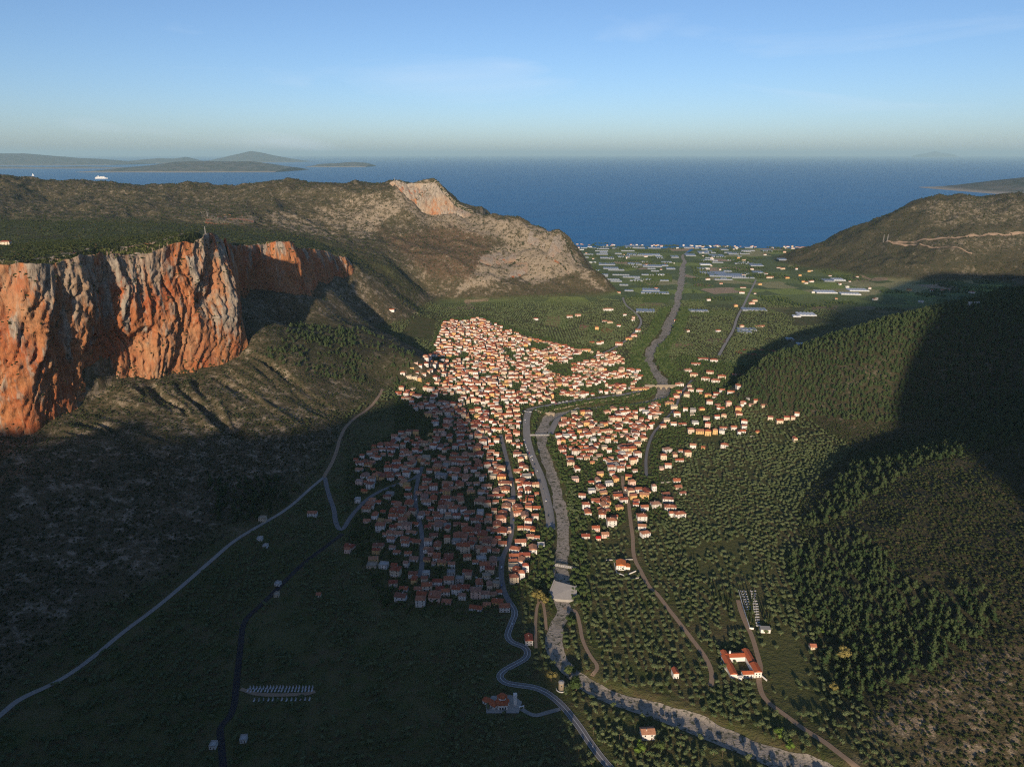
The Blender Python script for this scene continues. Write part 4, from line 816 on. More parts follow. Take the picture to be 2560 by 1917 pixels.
ca = me.attributes.new('tint', 'FLOAT_COLOR', 'POINT'); ca.data.foreach_set('color', np.c_[np.array(CC), np.ones(len(CC))].astype(np.float32).ravel()); me.update()
link('far_houses', me, kind='stuff', label='mass of small red-roofed houses filling the upper town and plain', category='houses')
print('HOUSES', len(HOUSES), 'listed', N_TOWN_LISTED, 'far verts', len(VV))

# ------------------------------------------------------------------ vegetation prototypes
def leaf_mat(name, c0, c1, c2=None):
    m = NM(name, 0.85, 0.12); r = m.rnd(); c = m.mix(r, c0, c1)
    if c2: c = m.mix(m.ramp(r, [(0.90, 0), (0.94, 1)]), c, c2)
    n = m.noise(0.9, 3, 0.6, m.n('ShaderNodeTexCoord').outputs['Object']); c = m.mix(1.0, c, m.ramp(n, [(0.3, .70), (0.7, 1.12)]), 'MULTIPLY')
    m.color(c)
    tr = m.n('ShaderNodeBsdfTranslucent'); m.l(c, tr.inputs['Color']); mx = m.n('ShaderNodeMixShader'); mx.inputs[0].default_value = 0.18
    m.l(m.b.outputs[0], mx.inputs[1]); m.l(tr.outputs[0], mx.inputs[2]); m.l(mx.outputs[0], m.out.inputs['Surface']); return m.m
M_OLIVE = leaf_mat('olive_leaves', (0.105, 0.145, 0.060), (0.165, 0.205, 0.098)); M_PINE = leaf_mat('pine_needles', (0.046, 0.084, 0.032), (0.092, 0.125, 0.052))
M_CYP = leaf_mat('cypress_leaves', (0.035, 0.052, 0.02), (0.05, 0.065, 0.028)); M_BUSH = leaf_mat('scrub_leaves', (0.044, 0.066, 0.026), (0.090, 0.112, 0.044), (0.12, 0.10, 0.055))
M_GARD = leaf_mat('garden_leaves', (0.050, 0.088, 0.028), (0.108, 0.150, 0.052)); M_YEL = leaf_mat('yellow_leaves', (0.26, 0.22, 0.07), (0.30, 0.26, 0.09)); M_BRI = leaf_mat('bright_leaves', (0.14, 0.22, 0.04), (0.16, 0.25, 0.05))
m = NM('bark', 0.95, 0.1); M_BARK = m.color(m.mix(m.noise(3.0, 4), (0.10, 0.075, 0.05), (0.18, 0.14, 0.10)))
def crown(name, lobes, n, leaf, seed, mat, up=0.25, core=0.72):
    """leaf clumps spread through a set of ellipsoid lobes (x,y,z,rx,ry,rz), over a darker inner body"""
    r = np.random.default_rng(seed); V, F = [], []; vol = np.array([l[3] * l[4] * l[5] for l in lobes]) ** .67; vol /= vol.sum()
    for l, q in zip(lobes, vol):
        for _ in range(max(6, int(n * q))):
            d = r.normal(size=3); d /= np.linalg.norm(d); d[2] = d[2] * .8 + up; d /= np.linalg.norm(d); rad = 0.72 + 0.36 * r.random() ** .7
            c = np.array(l[:3]) + d * np.array(l[3:]) * rad; nn = d + r.normal(size=3) * .45; nn /= np.linalg.norm(nn)
            u = np.cross(nn, r.normal(size=3)); u /= np.linalg.norm(u) + 1e-9; w = np.cross(nn, u); s = leaf * (0.6 + 0.8 * r.random()); a = len(V)
            b = nn * s * .3
            V += [c - u * s - b, c - w * s * .6 * (.6 + .8 * r.random()), c + u * s - b, c + w * s * .6 * (.6 + .8 * r.random()) + b * .3]; F.append((a, a + 1, a + 2, a + 3))
        if core:                                     # inner body
            a = len(V); nu, nv = 7, 4
            for j in range(nv + 1):
                for i in range(nu):
                    th_, ph = 2 * math.pi * i / nu, math.pi * j / nv; k = core * (0.85 + 0.3 * r.random())
                    V.append(np.array(l[:3]) + np.array(l[3:]) * k * np.array([math.cos(th_) * math.sin(ph), math.sin(th_) * math.sin(ph), math.cos(ph)]))
            for j in range(nv):
                for i in range(nu): F.append((a + j * nu + i, a + j * nu + (i + 1) % nu, a + (j + 1) * nu + (i + 1) % nu, a + (j + 1) * nu + i))
    return mesh_np(name, np.array(V), F, False, [mat])
def trunk(name, h, r0, r1, limbs, seed):
    r = random.Random(seed); b = MB(); b.tube((0, 0, -.5), (0, 0, h * .5), r0, (r0 + r1) / 2, 6); b.tube((0, 0, h * .5), (0, 0, h), (r0 + r1) / 2, r1, 6)
    for k in range(limbs):
        a = 2 * math.pi * k / max(limbs, 1) + r.random(); z = h * r.uniform(.45, .8); b.tube((0, 0, z), (math.cos(a) * h * .35, math.sin(a) * h * .35, z + h * .4), r1, r1 * .4, 4)
    return b.mesh(name, [M_BARK])
def rl(seed, n, R, zc, rz, spread):
    r = random.Random(seed); return [(r.gauss(0, spread), r.gauss(0, spread), zc + r.gauss(0, spread * .35), R * r.uniform(.7, 1.1), R * r.uniform(.7, 1.1), rz * r.uniform(.75, 1.1)) for _ in range(n)]
OLIVES = [(crown('crown', rl(k, 4, 1.75, 2.9, 1.45, .95), 120, .42, k, M_OLIVE), trunk('trunk', 2.6, .32, .16, 4, k)) for k in range(4)]
def pine_lobes(seed):
    r = random.Random(seed); H = 10.0; L = []
    for k in range(6):
        f = k / 5.0; z = 2.4 + f * 5.4; R = (2.9 - 1.75 * f) * r.uniform(.75, 1.15); L.append((r.gauss(0, .65), r.gauss(0, .65), z, R, R, 1.45))
    return L
PINES = [(crown('crown', pine_lobes(20 + k), 150, .50, 20 + k, M_PINE, .1), trunk('trunk', 7.4, .24, .07, 3, 20 + k)) for k in range(4)]
CYPS = [(crown('crown', [(0, 0, 1.9 + 1.75 * k, 1.05 * (1 - .13 * k) if k else .95, 1.05 * (1 - .13 * k) if k else .95, 1.5) for k in range(6)], 130, .36, 40 + j, M_CYP, .35), trunk('trunk', 8, .2, .06, 0, 40)) for j in range(2)]
BUSHES = [(crown('crown', rl(60 + k, 2, 1.0, .75, .8, .45), 44, .34, 60 + k, M_BUSH), trunk('trunk', .8, .08, .04, 0, 60)) for k in range(4)]
GARDS = [(crown('crown', rl(80 + k, 4, 1.9, 3.3, 1.8, 1.0), 120, .5, 80 + k, M_GARD), trunk('trunk', 3, .3, .15, 3, 80 + k)) for k in range(3)]
BIGY = (crown('crown', rl(95, 9, 3.2, 8.0, 2.8, 2.6), 420, .62, 95, M_YEL), trunk('trunk', 7, .6, .25, 5, 95)); BIGB = (crown('crown', rl(97, 6, 2.6, 4.6, 2.4, 1.8), 300, .55, 97, M_BRI), trunk('trunk', 4.5, .45, .2, 4, 97))
BIGG = (crown('crown', rl(99, 8, 3.2, 7.0, 3.0, 2.4), 380, .7, 99, M_GARD), trunk('trunk', 6, .55, .25, 5, 99))
def joined(pair, name):                              # crown and trunk in one mesh, for the masses
    a, b = pair; n = len(a.vertices); me = bpy.data.meshes.new(name)
    v = [tuple(q.co) for q in a.vertices] + [tuple(q.co) for q in b.vertices]; f = [tuple(p_.vertices) for p_ in a.polygons]; k = len(f)
    f += [tuple(n + i for i in p_.vertices) for p_ in b.polygons]; me.from_pydata(v, [], f)
    for q in (a.materials[0], b.materials[0]): me.materials.append(q)
    me.polygons.foreach_set('material_index', np.r_[np.zeros(k, np.int32), np.ones(len(f) - k, np.int32)]); me.update(); return me
def proto_collection(name, pairs, solo=False):
    c = bpy.data.collections.new(name)
    for p_ in pairs: c.objects.link(bpy.data.objects.new(name + '_source', p_[0] if solo else joined(p_, name)))
    return c
C_OLIVE, C_PINE, C_BUSH, C_GARD = proto_collection('olive', OLIVES), proto_collection('pine', PINES), proto_collection('bush', BUSHES, True), proto_collection('garden_tree', GARDS)
def scatter(name, pts, scl, coll, npick, seed, **props):
    r = np.random.default_rng(seed); pts = np.asarray(pts, np.float32); n = len(pts)
    me = bpy.data.meshes.new(name); me.vertices.add(n); me.vertices.foreach_set('co', pts.ravel())
    for an, ty, av in (('scl', 'FLOAT', np.asarray(scl, np.float32)), ('rotz', 'FLOAT', (r.random(n) * 6.283).astype(np.float32)), ('pick', 'INT', r.integers(0, npick, n).astype(np.int32))):
        a = me.attributes.new(an, ty, 'POINT'); a.data.foreach_set('value', av)
    ng = bpy.data.node_groups.new(name, 'GeometryNodeTree'); ng.interface.new_socket('Geometry', in_out='INPUT', socket_type='NodeSocketGeometry'); ng.interface.new_socket('Geometry', in_out='OUTPUT', socket_type='NodeSocketGeometry')
    N = ng.nodes.new; gi, go = N('NodeGroupInput'), N('NodeGroupOutput'); ci = N('GeometryNodeCollectionInfo'); ci.inputs['Collection'].default_value = coll; ci.inputs['Separate Children'].default_value = True
    ip = N('GeometryNodeInstanceOnPoints'); ip.inputs['Pick Instance'].default_value = True
    def na(nm, dt):
        q = N('GeometryNodeInputNamedAttribute'); q.data_type = dt; q.inputs['Name'].default_value = nm; return q.outputs['Attribute']
    cx = N('ShaderNodeCombineXYZ'); er = N('FunctionNodeEulerToRotation'); L = ng.links.new
    L(gi.outputs[0], ip.inputs['Points']); L(ci.outputs[0], ip.inputs['Instance']); L(na('pick', 'INT'), ip.inputs['Instance Index']); L(na('rotz', 'FLOAT'), cx.inputs['Z']); L(cx.outputs[0], er.inputs[0]); L(er.outputs[0], ip.inputs['Rotation']); L(na('scl', 'FLOAT'), ip.inputs['Scale']); L(ip.outputs[0], go.inputs[0])
    o = link(name, me, kind='stuff', **props); md = o.modifiers.new('scatter', 'NODES'); md.node_group = ng; return o
def single_tree(name, pair, loc, s, rz, label, category, group=None, col=None):
    root = link(name, None, label=label, category=category, group=group); root.location = loc; root.rotation_euler = (0, 0, rz); root.scale = s if isinstance(s, tuple) else (s, s, s)
    link('crown', pair[0], root); link('trunk', pair[1], root); return root

# ------------------------------------------------------------------ candidate points over the ground
def up_at(x, y):
    return np.clip((hz(x, y) - floor_z(x, y) - 2) / 14.0, 0, 1)
def lattice(x0, x1, y0, y1, dx, dy, jit, seed, rot=0.0):
    r = np.random.default_rng(seed); X, Y = np.meshgrid(np.arange(x0, x1, dx), np.arange(y0, y1, dy)); X = X.ravel() + r.normal(0, jit, X.size); Y = Y.ravel() + r.normal(0, jit, Y.size)
    if rot: cx_, cy_ = (x0 + x1) / 2, (y0 + y1) / 2; c, s_ = math.cos(rot), math.sin(rot); X, Y = cx_ + (X - cx_) * c - (Y - cy_) * s_, cy_ + (X - cx_) * s_ + (Y - cy_) * c
    return X, Y
def framed(x, y, z, mx=140, my=120):
    a, b, d = proj(x, y, z); return (d > 60) & (a > -mx) & (a < 2560 + mx) & (b < 1917 + my) & (b > 300), a, b
def anypoly(a, b, polys):
    r = np.zeros(a.shape, bool)
    for q in polys: r |= inpoly(a, b, q)
    return r
TOWN_PX = [[(1105, 800), (1200, 790), (1330, 835), (1430, 860), (1540, 880), (1610, 930), (1620, 1010), (1420, 1035), (1395, 1100), (1420, 1190), (1400, 1330), (1340, 1420), (1300, 1520), (1180, 1550), (960, 1530), (900, 1400), (860, 1340), (870, 1150), (985, 1085), (985, 960), (1060, 900)],
           [(1380, 1090), (1440, 1030), (1600, 1010), (1700, 885), (1880, 920), (1860, 1000), (1700, 1120), (1640, 1190), (1700, 1290), (1480, 1330), (1420, 1200)]]
MEADOW = [[(1400, 1425), (1440, 1425), (1440, 1462), (1385, 1462)], [(1690, 1350), (1860, 1335), (1890, 1440), (1760, 1440)], [(1885, 1590), (1990, 1570), (2060, 1780), (1960, 1790)], [(960, 1545), (1200, 1555), (1160, 1610), (950, 1605)], [(630, 1565), (800, 1555), (760, 1630), (620, 1630)],
          [(1690, 1085), (1810, 1088), (1800, 1112), (1690, 1108)], [(1205, 1750), (1310, 1735), (1320, 1790), (1215, 1800)], [(1330, 1690), (1420, 1690), (1420, 1735), (1330, 1725)], [(1840, 1465), (1900, 1465), (1930, 1590), (1870, 1590)], [(1820, 1625), (1915, 1625), (1920, 1705), (1825, 1705)], [(595, 1705), (795, 1705), (795, 1755), (595, 1755)], [(1535, 1395), (1592, 1395), (1592, 1440), (1535, 1440)]]
CLEAR_PX = []
PINE_PX = [[(1850, 1010), (1835, 940), (2000, 840), (2440, 735), (2600, 715), (2600, 1040), (2200, 1060), (1990, 1040)], [(1960, 1400), (2080, 1330), (2180, 1340), (2250, 1450), (2330, 1480), (2460, 1470), (2500, 1540), (2400, 1640), (2250, 1720), (2130, 1760), (2080, 1700), (2010, 1540)],
           [(1990, 1330), (2150, 1130), (2580, 1010), (2580, 1110), (2300, 1160), (2100, 1300)], [(620, 880), (700, 850), (760, 780), (950, 830), (1070, 905), (1010, 960), (900, 965), (760, 930)], [(520, 1200), (700, 1190), (730, 1270), (640, 1310), (540, 1300)], [(1040, 790), (1090, 800), (1080, 850), (1000, 840)]]
# pines
X, Y = lattice(-720, 1250, 380, 1560, 5.8, 5.8, 2.2, 101); Z = hz(X, Y); ok, a, b = framed(X, Y, Z)
dens = np.where(inpoly(a, b, PINE_PX[0]), 1.0, np.where(inpoly(a, b, PINE_PX[1]), .92, np.where(inpoly(a, b, PINE_PX[3]), .16 + .8 * fbm(X / 45, Y / 45, 911, 3), .6)))
ok &= anypoly(a, b, PINE_PX) & ~occ_at(X, Y) & (RNG.random(X.size) < dens); pn = np.stack([X, Y, Z], 1)[ok]; psc = (0.50 + 0.72 * RNG.random(len(pn)) ** 1.4)
pdist = np.hypot(pn[:, 0], pn[:, 1]); pv = framed(pn[:, 0], pn[:, 1], pn[:, 2], -20, -20)[0]
pnear = set(np.argsort(np.where(pv, pdist, 1e9))[:240].tolist()); pk = np.array([i not in pnear for i in range(len(pn))])
for i in pnear: single_tree('pine_tree', PINES[i % 4], tuple(pn[i]), float(psc[i]), random.random() * 6, 'dark green pine tree in the near wood on the lower right slope', 'pine tree', 'pines of the near right wood')
scatter('pine_forest', pn[pk], psc[pk], C_PINE, 4, 5, label='dense dark pine forest over the right ridge and left spur', category='forest')
# olives on the valley floor, in rows
PT = []
for kk, (sp, rot) in enumerate([(6.3, .22), (7.0, -.15), (6.6, .62), (7.6, .02), (5.9, -.5)]):
    X, Y = lattice(-700, 1000, 300, 2350, sp, sp * (1.0 if kk % 2 else 1.12), .55 + .25 * (kk % 3), 200 + kk, rot)
    wx_ = X + 26 * vnoise(X / 90, Y / 90, 231); wy_ = Y + 26 * vnoise(X / 90, Y / 90, 232)
    par = _hash(np.floor(wx_ / 92).astype(np.int64), np.floor(wy_ / 118).astype(np.int64), np.zeros(X.shape, np.int64), 17); keep = np.floor(par * 5).astype(int) == kk
    PT.append(np.stack([X[keep], Y[keep]], 1))
PT = np.concatenate(PT); X, Y = PT[:, 0], PT[:, 1]; Z = hz(X, Y); ok, a, b = framed(X, Y, Z); u = up_at(X, Y)
intown = anypoly(a, b, TOWN_PX); mead = anypoly(a, b, MEADOW); pinez = anypoly(a, b, PINE_PX)
gap = fbm(X / 60, Y / 60, 301, 3); dens = np.where(intown, 0.0, np.where(mead, 0.16, np.where(X < -60, np.where(gap > -.05, .80, .35), np.where(gap > -.25, .93, .6)))); dens[inpoly(a, b, MEADOW[1])] = .42; dens[inpoly(a, b, MEADOW[3]) | inpoly(a, b, MEADOW[4])] = .38
dens *= (u < .55) * np.where((Y > 1900), .85, 1)
ok &= (RNG.random(X.size) < dens) & ~occ_at(X, Y) & ~pinez
ol = np.stack([X, Y, Z], 1)[ok]; osc = 0.58 + 0.62 * RNG.random(len(ol)) * (1 + .25 * fbm(ol[:, 0] / 70, ol[:, 1] / 70, 333, 2)); od = np.hypot(ol[:, 0], ol[:, 1]); ov, oa, ob = framed(ol[:, 0], ol[:, 1], ol[:, 2], -15, -15)
onear = np.argsort(np.where(ov, od, 1e9))[:300]; ok_ = np.ones(len(ol), bool); ok_[onear] = False
for i in onear: single_tree('olive_tree', OLIVES[i % 4], tuple(ol[i]), float(osc[i]), random.random() * 6, 'round grey-green olive tree in the ' + ('shaded grove left of the main road' if oa[i] < 1480 else 'sunlit grove along the lower riverbed'), 'olive tree', 'olives of the ' + ('shaded near grove' if oa[i] < 1480 else 'near riverbed grove'))
scatter('olive_grove', ol[ok_], osc[ok_], C_OLIVE, 4, 6, label='wide olive groves in rows covering the valley floor', category='olive grove')
# garden trees between the houses and along the river
X, Y = lattice(-420, 820, 600, 2250, 5.0, 5.0, 1.6, 401); Z = hz(X, Y); ok, a, b = framed(X, Y, Z); dr = polydist(X, Y, RIVER[:, :2])[0]; wr = np.interp(polydist(X, Y, RIVER[:, :2])[1], np.arange(len(RIVER)), RIVER[:, 2])
tw = anypoly(a, b, TOWN_PX); bank = (dr < wr + np.where(Y > 1480, 34, 20)) & (dr > wr * .95)
ok &= ~occ_at(X, Y) & (u[:0].size == 0) & (up_at(X, Y) < .7) & ((tw & (RNG.random(X.size) < .85)) | (bank & (RNG.random(X.size) < .8))); gt = np.stack([X, Y, Z], 1)[ok]; gs = .45 + .6 * RNG.random(len(gt)) * np.where(bank[ok], np.where(Y[ok] > 1480, 1.9, 1.25), .8)
scatter('town_greenery', gt, gs, C_GARD, 3, 7, label='green garden trees packed between the town houses and banks', category='trees')
# scrub on every slope
PTS, SCL = [], []
for (x0, x1, y0, y1, sp, s0) in [(-900, -170, 380, 1420, 4.0, 1.0), (240, 760, 290, 1300, 3.3, 1.2), (-1700, -250, 1000, 2150, 7.5, 1.45), (-2300, 420, 2100, 3300, 11.0, 1.9), (1200, 2600, 2650, 3500, 12.0, 2.0)]:
    X, Y = lattice(x0, x1, y0, y1, sp, sp, sp * .42, 500 + int(y0)); Z = hz(X, Y); ok, a, b = framed(X, Y, Z, 100, 80)
    n1 = fbm(X / 38, Y / 38, 601, 3); cl = fbm(X / 11, Y / 11, 611, 2); ok &= (up_at(X, Y) > .45) & ~occ_at(X, Y) & ~anypoly(a, b, PINE_PX[:2]) & (n1 * .6 + cl * .6 + RNG.random(X.size) * .9 > (.66 if x0 == -1700 else (.30 if x0 < 0 else .02)))
    rk = inpoly(a, b, [(2060, 1917), (2150, 1830), (2220, 1760), (2330, 1690), (2600, 1600), (2600, 2000), (2060, 2000)]); ok &= ~(rk & (RNG.random(X.size) < .2))
    PTS.append(np.stack([X, Y, Z], 1)[ok]); SCL.append(s0 * (.55 + .85 * RNG.random(ok.sum()) ** 1.5))
CB = np.array(CLIFF_BUSH); PTS.append(CB); SCL.append(.8 + 1.1 * RNG.random(len(CB)))
scatter('scrub', np.concatenate(PTS), np.concatenate(SCL), C_BUSH, 4, 8, label='low dark scrub dotting the rocky slopes and plateau', category='scrub')
# orchards and hedges on the plain
X, Y = lattice(250, 2000, 2250, 4080, 10.5, 13.0, 1.6, 701, -.24); Z = hz(X, Y); ok, a, b = framed(X, Y, Z); cell = _hash(np.floor(X / 95).astype(np.int64), np.floor(Y / 70).astype(np.int64), np.zeros(X.shape, np.int64), 9)
ok &= (up_at(X, Y) < .4) & (cell > .70) & ~occ_at(X, Y) & (polydist(X, Y, RIVER[:, :2])[0] > 40) & (RNG.random(X.size) < .85); pt = np.stack([X, Y, Z], 1)[ok]
scatter('orchard', pt, .75 + .7 * RNG.random(len(pt)), C_GARD, 3, 9, label='orchard trees and hedges across the far coastal plain', category='orchard')
print('TREES pine', len(pn), 'olive', len(ol), 'garden', len(gt), 'scrub', sum(map(len, PTS)), 'orchard', len(pt))

# ------------------------------------------------------------------ landmark buildings and other things
def thing(name, label, category, loc, rz=0.0, group=None, scale=None):
    o = link(name, None, label=label, category=category, group=group); o.location = loc; o.rotation_euler = (0, 0, rz)
    if scale: o.scale = scale
    return o
def part(name, b, mats, parent): return link(name, b.mesh(name, mats), parent)
def seaP(px, py):
    a = (px - CX) / FPX; b = (CY - py) / FPX; ry = CP + b * SP; rz = -SP + b * CP; t = -CAMZ / rz; return (a * t, ry * t, 0.0)
# greenhouses
m = NM('greenhouse_plastic', 0.45, 0.4); mat_gh = m.color(m.mix(m.noise(0.05, 3), (0.17, 0.20, 0.24), (0.28, 0.31, 0.35))); m = NM('greenhouse_white', 0.5, 0.4); mat_ghw = m.color(m.mix(m.noise(0.05, 3), (0.42, 0.46, 0.50), (0.56, 0.59, 0.62)))
GH = [(290, 185, 150, 22), (320, 245, 200, 12), (430, 245, 100, 10), (60, 320, 130, 14), (90, 352, 120, 10), (280, 318, 110, 10), (420, 335, 150, 12), (565, 355, 70, 10), (725, 248, 80, 12), (830, 228, 80, 14), (940, 255, 110, 16), (840, 322, 85, 8, 1), (820, 355, 90, 10), (1020, 408, 280, 22), (900, 388, 200, 12), (1250, 328, 100, 14), (1260, 385, 80, 12), (1470, 277, 100, 22), (1400, 525, 1, 1), (410, 525, 135, 16), (440, 548, 220, 12), (370, 690, 150, 22), (1820, 450, 80, 14), (1900, 443, 90, 14, 1), (1800, 540, 160, 18, 1), (1990, 555, 150, 12, 1), (2055, 525, 150, 16, 1), (1650, 718, 140, 22, 1), (1560, 732, 60, 10, 1), (1230, 680, 190, 18), (1170, 838, 150, 16), (1150, 858, 110, 14), (780, 690, 160, 12), (130, 455, 90, 6), (190, 485, 70, 5), (230, 530, 70, 4), (1510, 915, 60, 14), (1590, 955, 60, 8), (1060, 238, 80, 8), (990, 205, 60, 8), (870, 218, 50, 8), (60, 270, 110, 8), (190, 262, 100, 8), (520, 330, 50, 10), (600, 262, 60, 12), (20, 240, 90, 7), (700, 190, 70, 7), (1180, 190, 60, 7), (1330, 215, 80, 8), (30, 225, 60, 6), (480, 270, 60, 7)]
gl = []
for q in GH:
    if q[2] < 5: continue
    x, y, z = G(1500 + q[0] / 3.16, 560 + (q[1] + q[3] / 2) / 3.16); x2, y2, _ = G(1500 + q[0] / 3.16, 560 + (q[1] - q[3] / 2) / 3.16)
    d = y * CP - (z - CAMZ) * SP; gl.append((x, (y + y2) / 2, z, q[2] / 3.16 * d / FPX, min(max(18, y2 - y), 110), len(q) > 4, q[0]))
rg = random.Random(21)
for k in range(400):
    if len(gl) > 105: break
    y = rg.uniform(2750, 4060); x = rg.uniform(330, 0.30 * y + 120); w = rg.choice([25, 35, 50, 70, 90]); dp = rg.choice([12, 16, 22])
    if float(hz(x, y)) > float(floor_z(x, y)) + 3 or polydist(np.array([x]), np.array([y]), RIVER[:, :2])[0][0] < 35 + w / 2 or taken(x, y, w / 2) or any(abs(q[0] - x) < (q[3] + w) / 2 + 6 and abs(q[1] - y) < (q[4] + dp) / 2 + 8 for q in gl): continue
    gl.append((x, y, float(hz(x, y)), w, dp, rg.random() < .1, float(proj(x, y, 0)[0] - 1500) * 3.16))
gl.sort(key=lambda q: q[6]); cnt = {}
for (x, y, z, w, dp, white, _) in gl:
    zn = 'left of the far riverbed' if x < float(np.interp(y, RIVER[:, 1][::1] if RIVER[0, 1] < RIVER[-1, 1] else RIVER[::-1, 1], RIVER[:, 0] if RIVER[0, 1] < RIVER[-1, 1] else RIVER[::-1, 0])) else ('near the shore' if y > 3400 else 'on the plain right of the riverbed')
    key = ('white' if white else 'grey-blue') + ' plastic greenhouse ' + zn; cnt[key] = cnt.get(key, 0) + 1
    t = thing('greenhouse', f"{key}, {ordinal(cnt[key] - 1)} from left", 'greenhouse', (x, y, z), R_(-6) + random.uniform(-.04, .04), 'greenhouses of the coastal plain')
    n = max(2, int(w / 9)); bw = w / n; mt = mat_ghw if white else mat_gh; b = MB()
    for k in range(n):
        x0 = -w / 2 + k * bw; pts = [(x0, 3.0), (x0 + bw * .25, 4.2), (x0 + bw * .5, 4.6), (x0 + bw * .75, 4.2), (x0 + bw, 3.0)]
        for (xa, za), (xb, zb_) in zip(pts[:-1], pts[1:]): b.poly([(xa, -dp / 2, za), (xb, -dp / 2, zb_), (xb, dp / 2, zb_), (xa, dp / 2, za)])
        b.poly([(p_[0], -dp / 2, p_[1]) for p_ in pts])
    part('cover', b, [mt], t); b = MB(); b.box(-w / 2, w / 2, -dp / 2, dp / 2, -1, 2.99, 0, False, False); part('wall', b, [mt], t); occ_box(x, y, w / 2, dp / 2)

# parish church with dome, bell tower and hall below the road
x, y, z = G(1256, 1762); t = thing('church', 'white domed church with red dome beside the main road', 'church', (x, y, z), R_(4))
b = MB(); b.box(-4.2, 4.2, -6, 6, -1.5, 5.2); b.box(-5.6, 5.6, -1.8, 1.8, -1.5, 4.4); b.cyl(0, 1.0, 5.0, 8.2, 3.2, None, 12); part('wall', b, [mat_white], t)
b = MB(); b.gable(-4.2, 4.2, -6, 6, 5.25, 1.5, .3, 'y'); b.gable(-5.6, 5.6, -1.8, 1.8, 4.45, 1.0, .25, 'x'); rf = part('roof', b, [mat_tile], t)
b = MB(); b.dome(0, 1.0, 8.2, 3.5, 2.6); b.tube((0, 1, 10.7), (0, 1, 11.9), .08); b.tube((-.35, 1, 11.5), (.35, 1, 11.5), .08); part('dome', b, [mat_tile], t)
for k in (-2.2, 0, 2.2): o = link('arched_window', win_mesh(1.2, 2.4, 'w'), t); o.location = (k, -6.0, 0.6)
b = MB(); b.cyl(0, 0, 0, .5, 2.2, None, 12); apse = part('porch', b, [mat_concrete], t); apse.location = (0, -6.4, -.4)
x2, y2, z2 = G(1226, 1765); t = thing('church_hall', 'long low white hall with red gabled roof left of domed church', 'hall', (x2, y2 + 2, z2), R_(-38))
b = MB(); b.box(-6.5, 6.5, -2.8, 2.8, -1.5, 3.0); part('wall', b, [mat_white], t); b = MB(); b.gable(-6.5, 6.5, -2.8, 2.8, 3.02, 1.3, .4); part('roof', b, [mat_tile], t)
for k in (-4, -1.3, 1.3, 4): o = link('window', win_mesh(1.0, 1.35, 'w'), t); o.location = (k, -2.8, .9)
x2, y2, z2 = G(1288, 1761); t = thing('bell_tower', 'slim white bell tower standing right of domed church', 'bell tower', (x2, y2, z2), R_(5))
b = MB(); b.box(-1.4, 1.4, -1.4, 1.4, -1.5, 6.0)
for lv in (6.0, 8.6):
    for sx in (-1, 1):
        for sy in (-1, 1): b.box(sx * 1.15 - .28, sx * 1.15 + .28, sy * 1.15 - .28, sy * 1.15 + .28, lv + .001, lv + 2.25)
    b.box(-1.5, 1.5, -1.5, 1.5, lv + 2.26, lv + 2.59, 0, True)
part('tower', b, [mat_white], t); b = MB(); b.gable(-1.5, 1.5, -1.5, 1.5, 11.2, 1.2, .1, hip=1.6); part('roof', b, [mat_white], t); b = MB(); b.cyl(0, 0, 7.0, 7.9, .55, .25, 10); part('bell', b, [mat_dark], t)
x2, y2, z2 = G(1255, 1770); b = MB(); b.poly([(-13, -9, .05), (14, -9, .05), (17, 4, .05), (9, 12, .05), (-9, 11, .05), (-14, 2, .05)]); o = link('churchyard_pavement', b.mesh('churchyard_pavement', [mat_concrete]), kind='structure'); o.location = (x2, y2 + 3, z2 + .55)
x2, y2, z2 = G(1304, 1771); t = thing('churchyard_gate', 'small white gate pillars at the churchyard entrance', 'gate', (x2, y2, z2), .3); b = MB(); b.box(-2.2, -1.4, -.4, .4, -1, 2.4); part('pillar', b, [mat_white], t); b = MB(); b.box(1.4, 2.2, -.4, .4, -1, 2.4); part('pillar', b, [mat_white], t); b = MB(); b.box(-2.3, 2.3, -.45, .45, 2.41, 2.8, 0, True); part('lintel', b, [mat_white], t)
# old windmill tower
x, y, z = G(1403, 1722); t = thing('windmill_tower', 'round old stone windmill tower with grey cap by the road', 'tower', (x, y, z))
b = MB(); b.cyl(0, 0, -1, 7.2, 2.7, 2.35, 20); part('tower', b, [mat_stone], t); b = MB(); b.cyl(0, 0, 7.21, 7.6, 2.6, None, 20); b.cyl(0, 0, 7.61, 8.3, 2.4, .2, 20); part('roof', b, [mat_concrete], t); o = link('window', win_mesh(1.0, 1.35, 'w'), t); o.location = (0, -2.42, 4.2)
b = MB(); n = 22
for k in range(n):
    a0, a1 = math.pi * (1.0 + 1.25 * k / n), math.pi * (1.0 + 1.25 * (k + 1) / n)
    p0, p1 = (4.6 * math.cos(a0), 4.6 * math.sin(a0)), (4.6 * math.cos(a1), 4.6 * math.sin(a1)); b.poly([(*p0, -1), (*p1, -1), (*p1, 1.1), (*p0, 1.1)]); b.poly([(*p0, 1.1), (*p1, 1.1), (p1[0] * .93, p1[1] * .93, 1.1), (p0[0] * .93, p0[1] * .93, 1.1)])
part('terrace_wall', b, [mat_white], t)
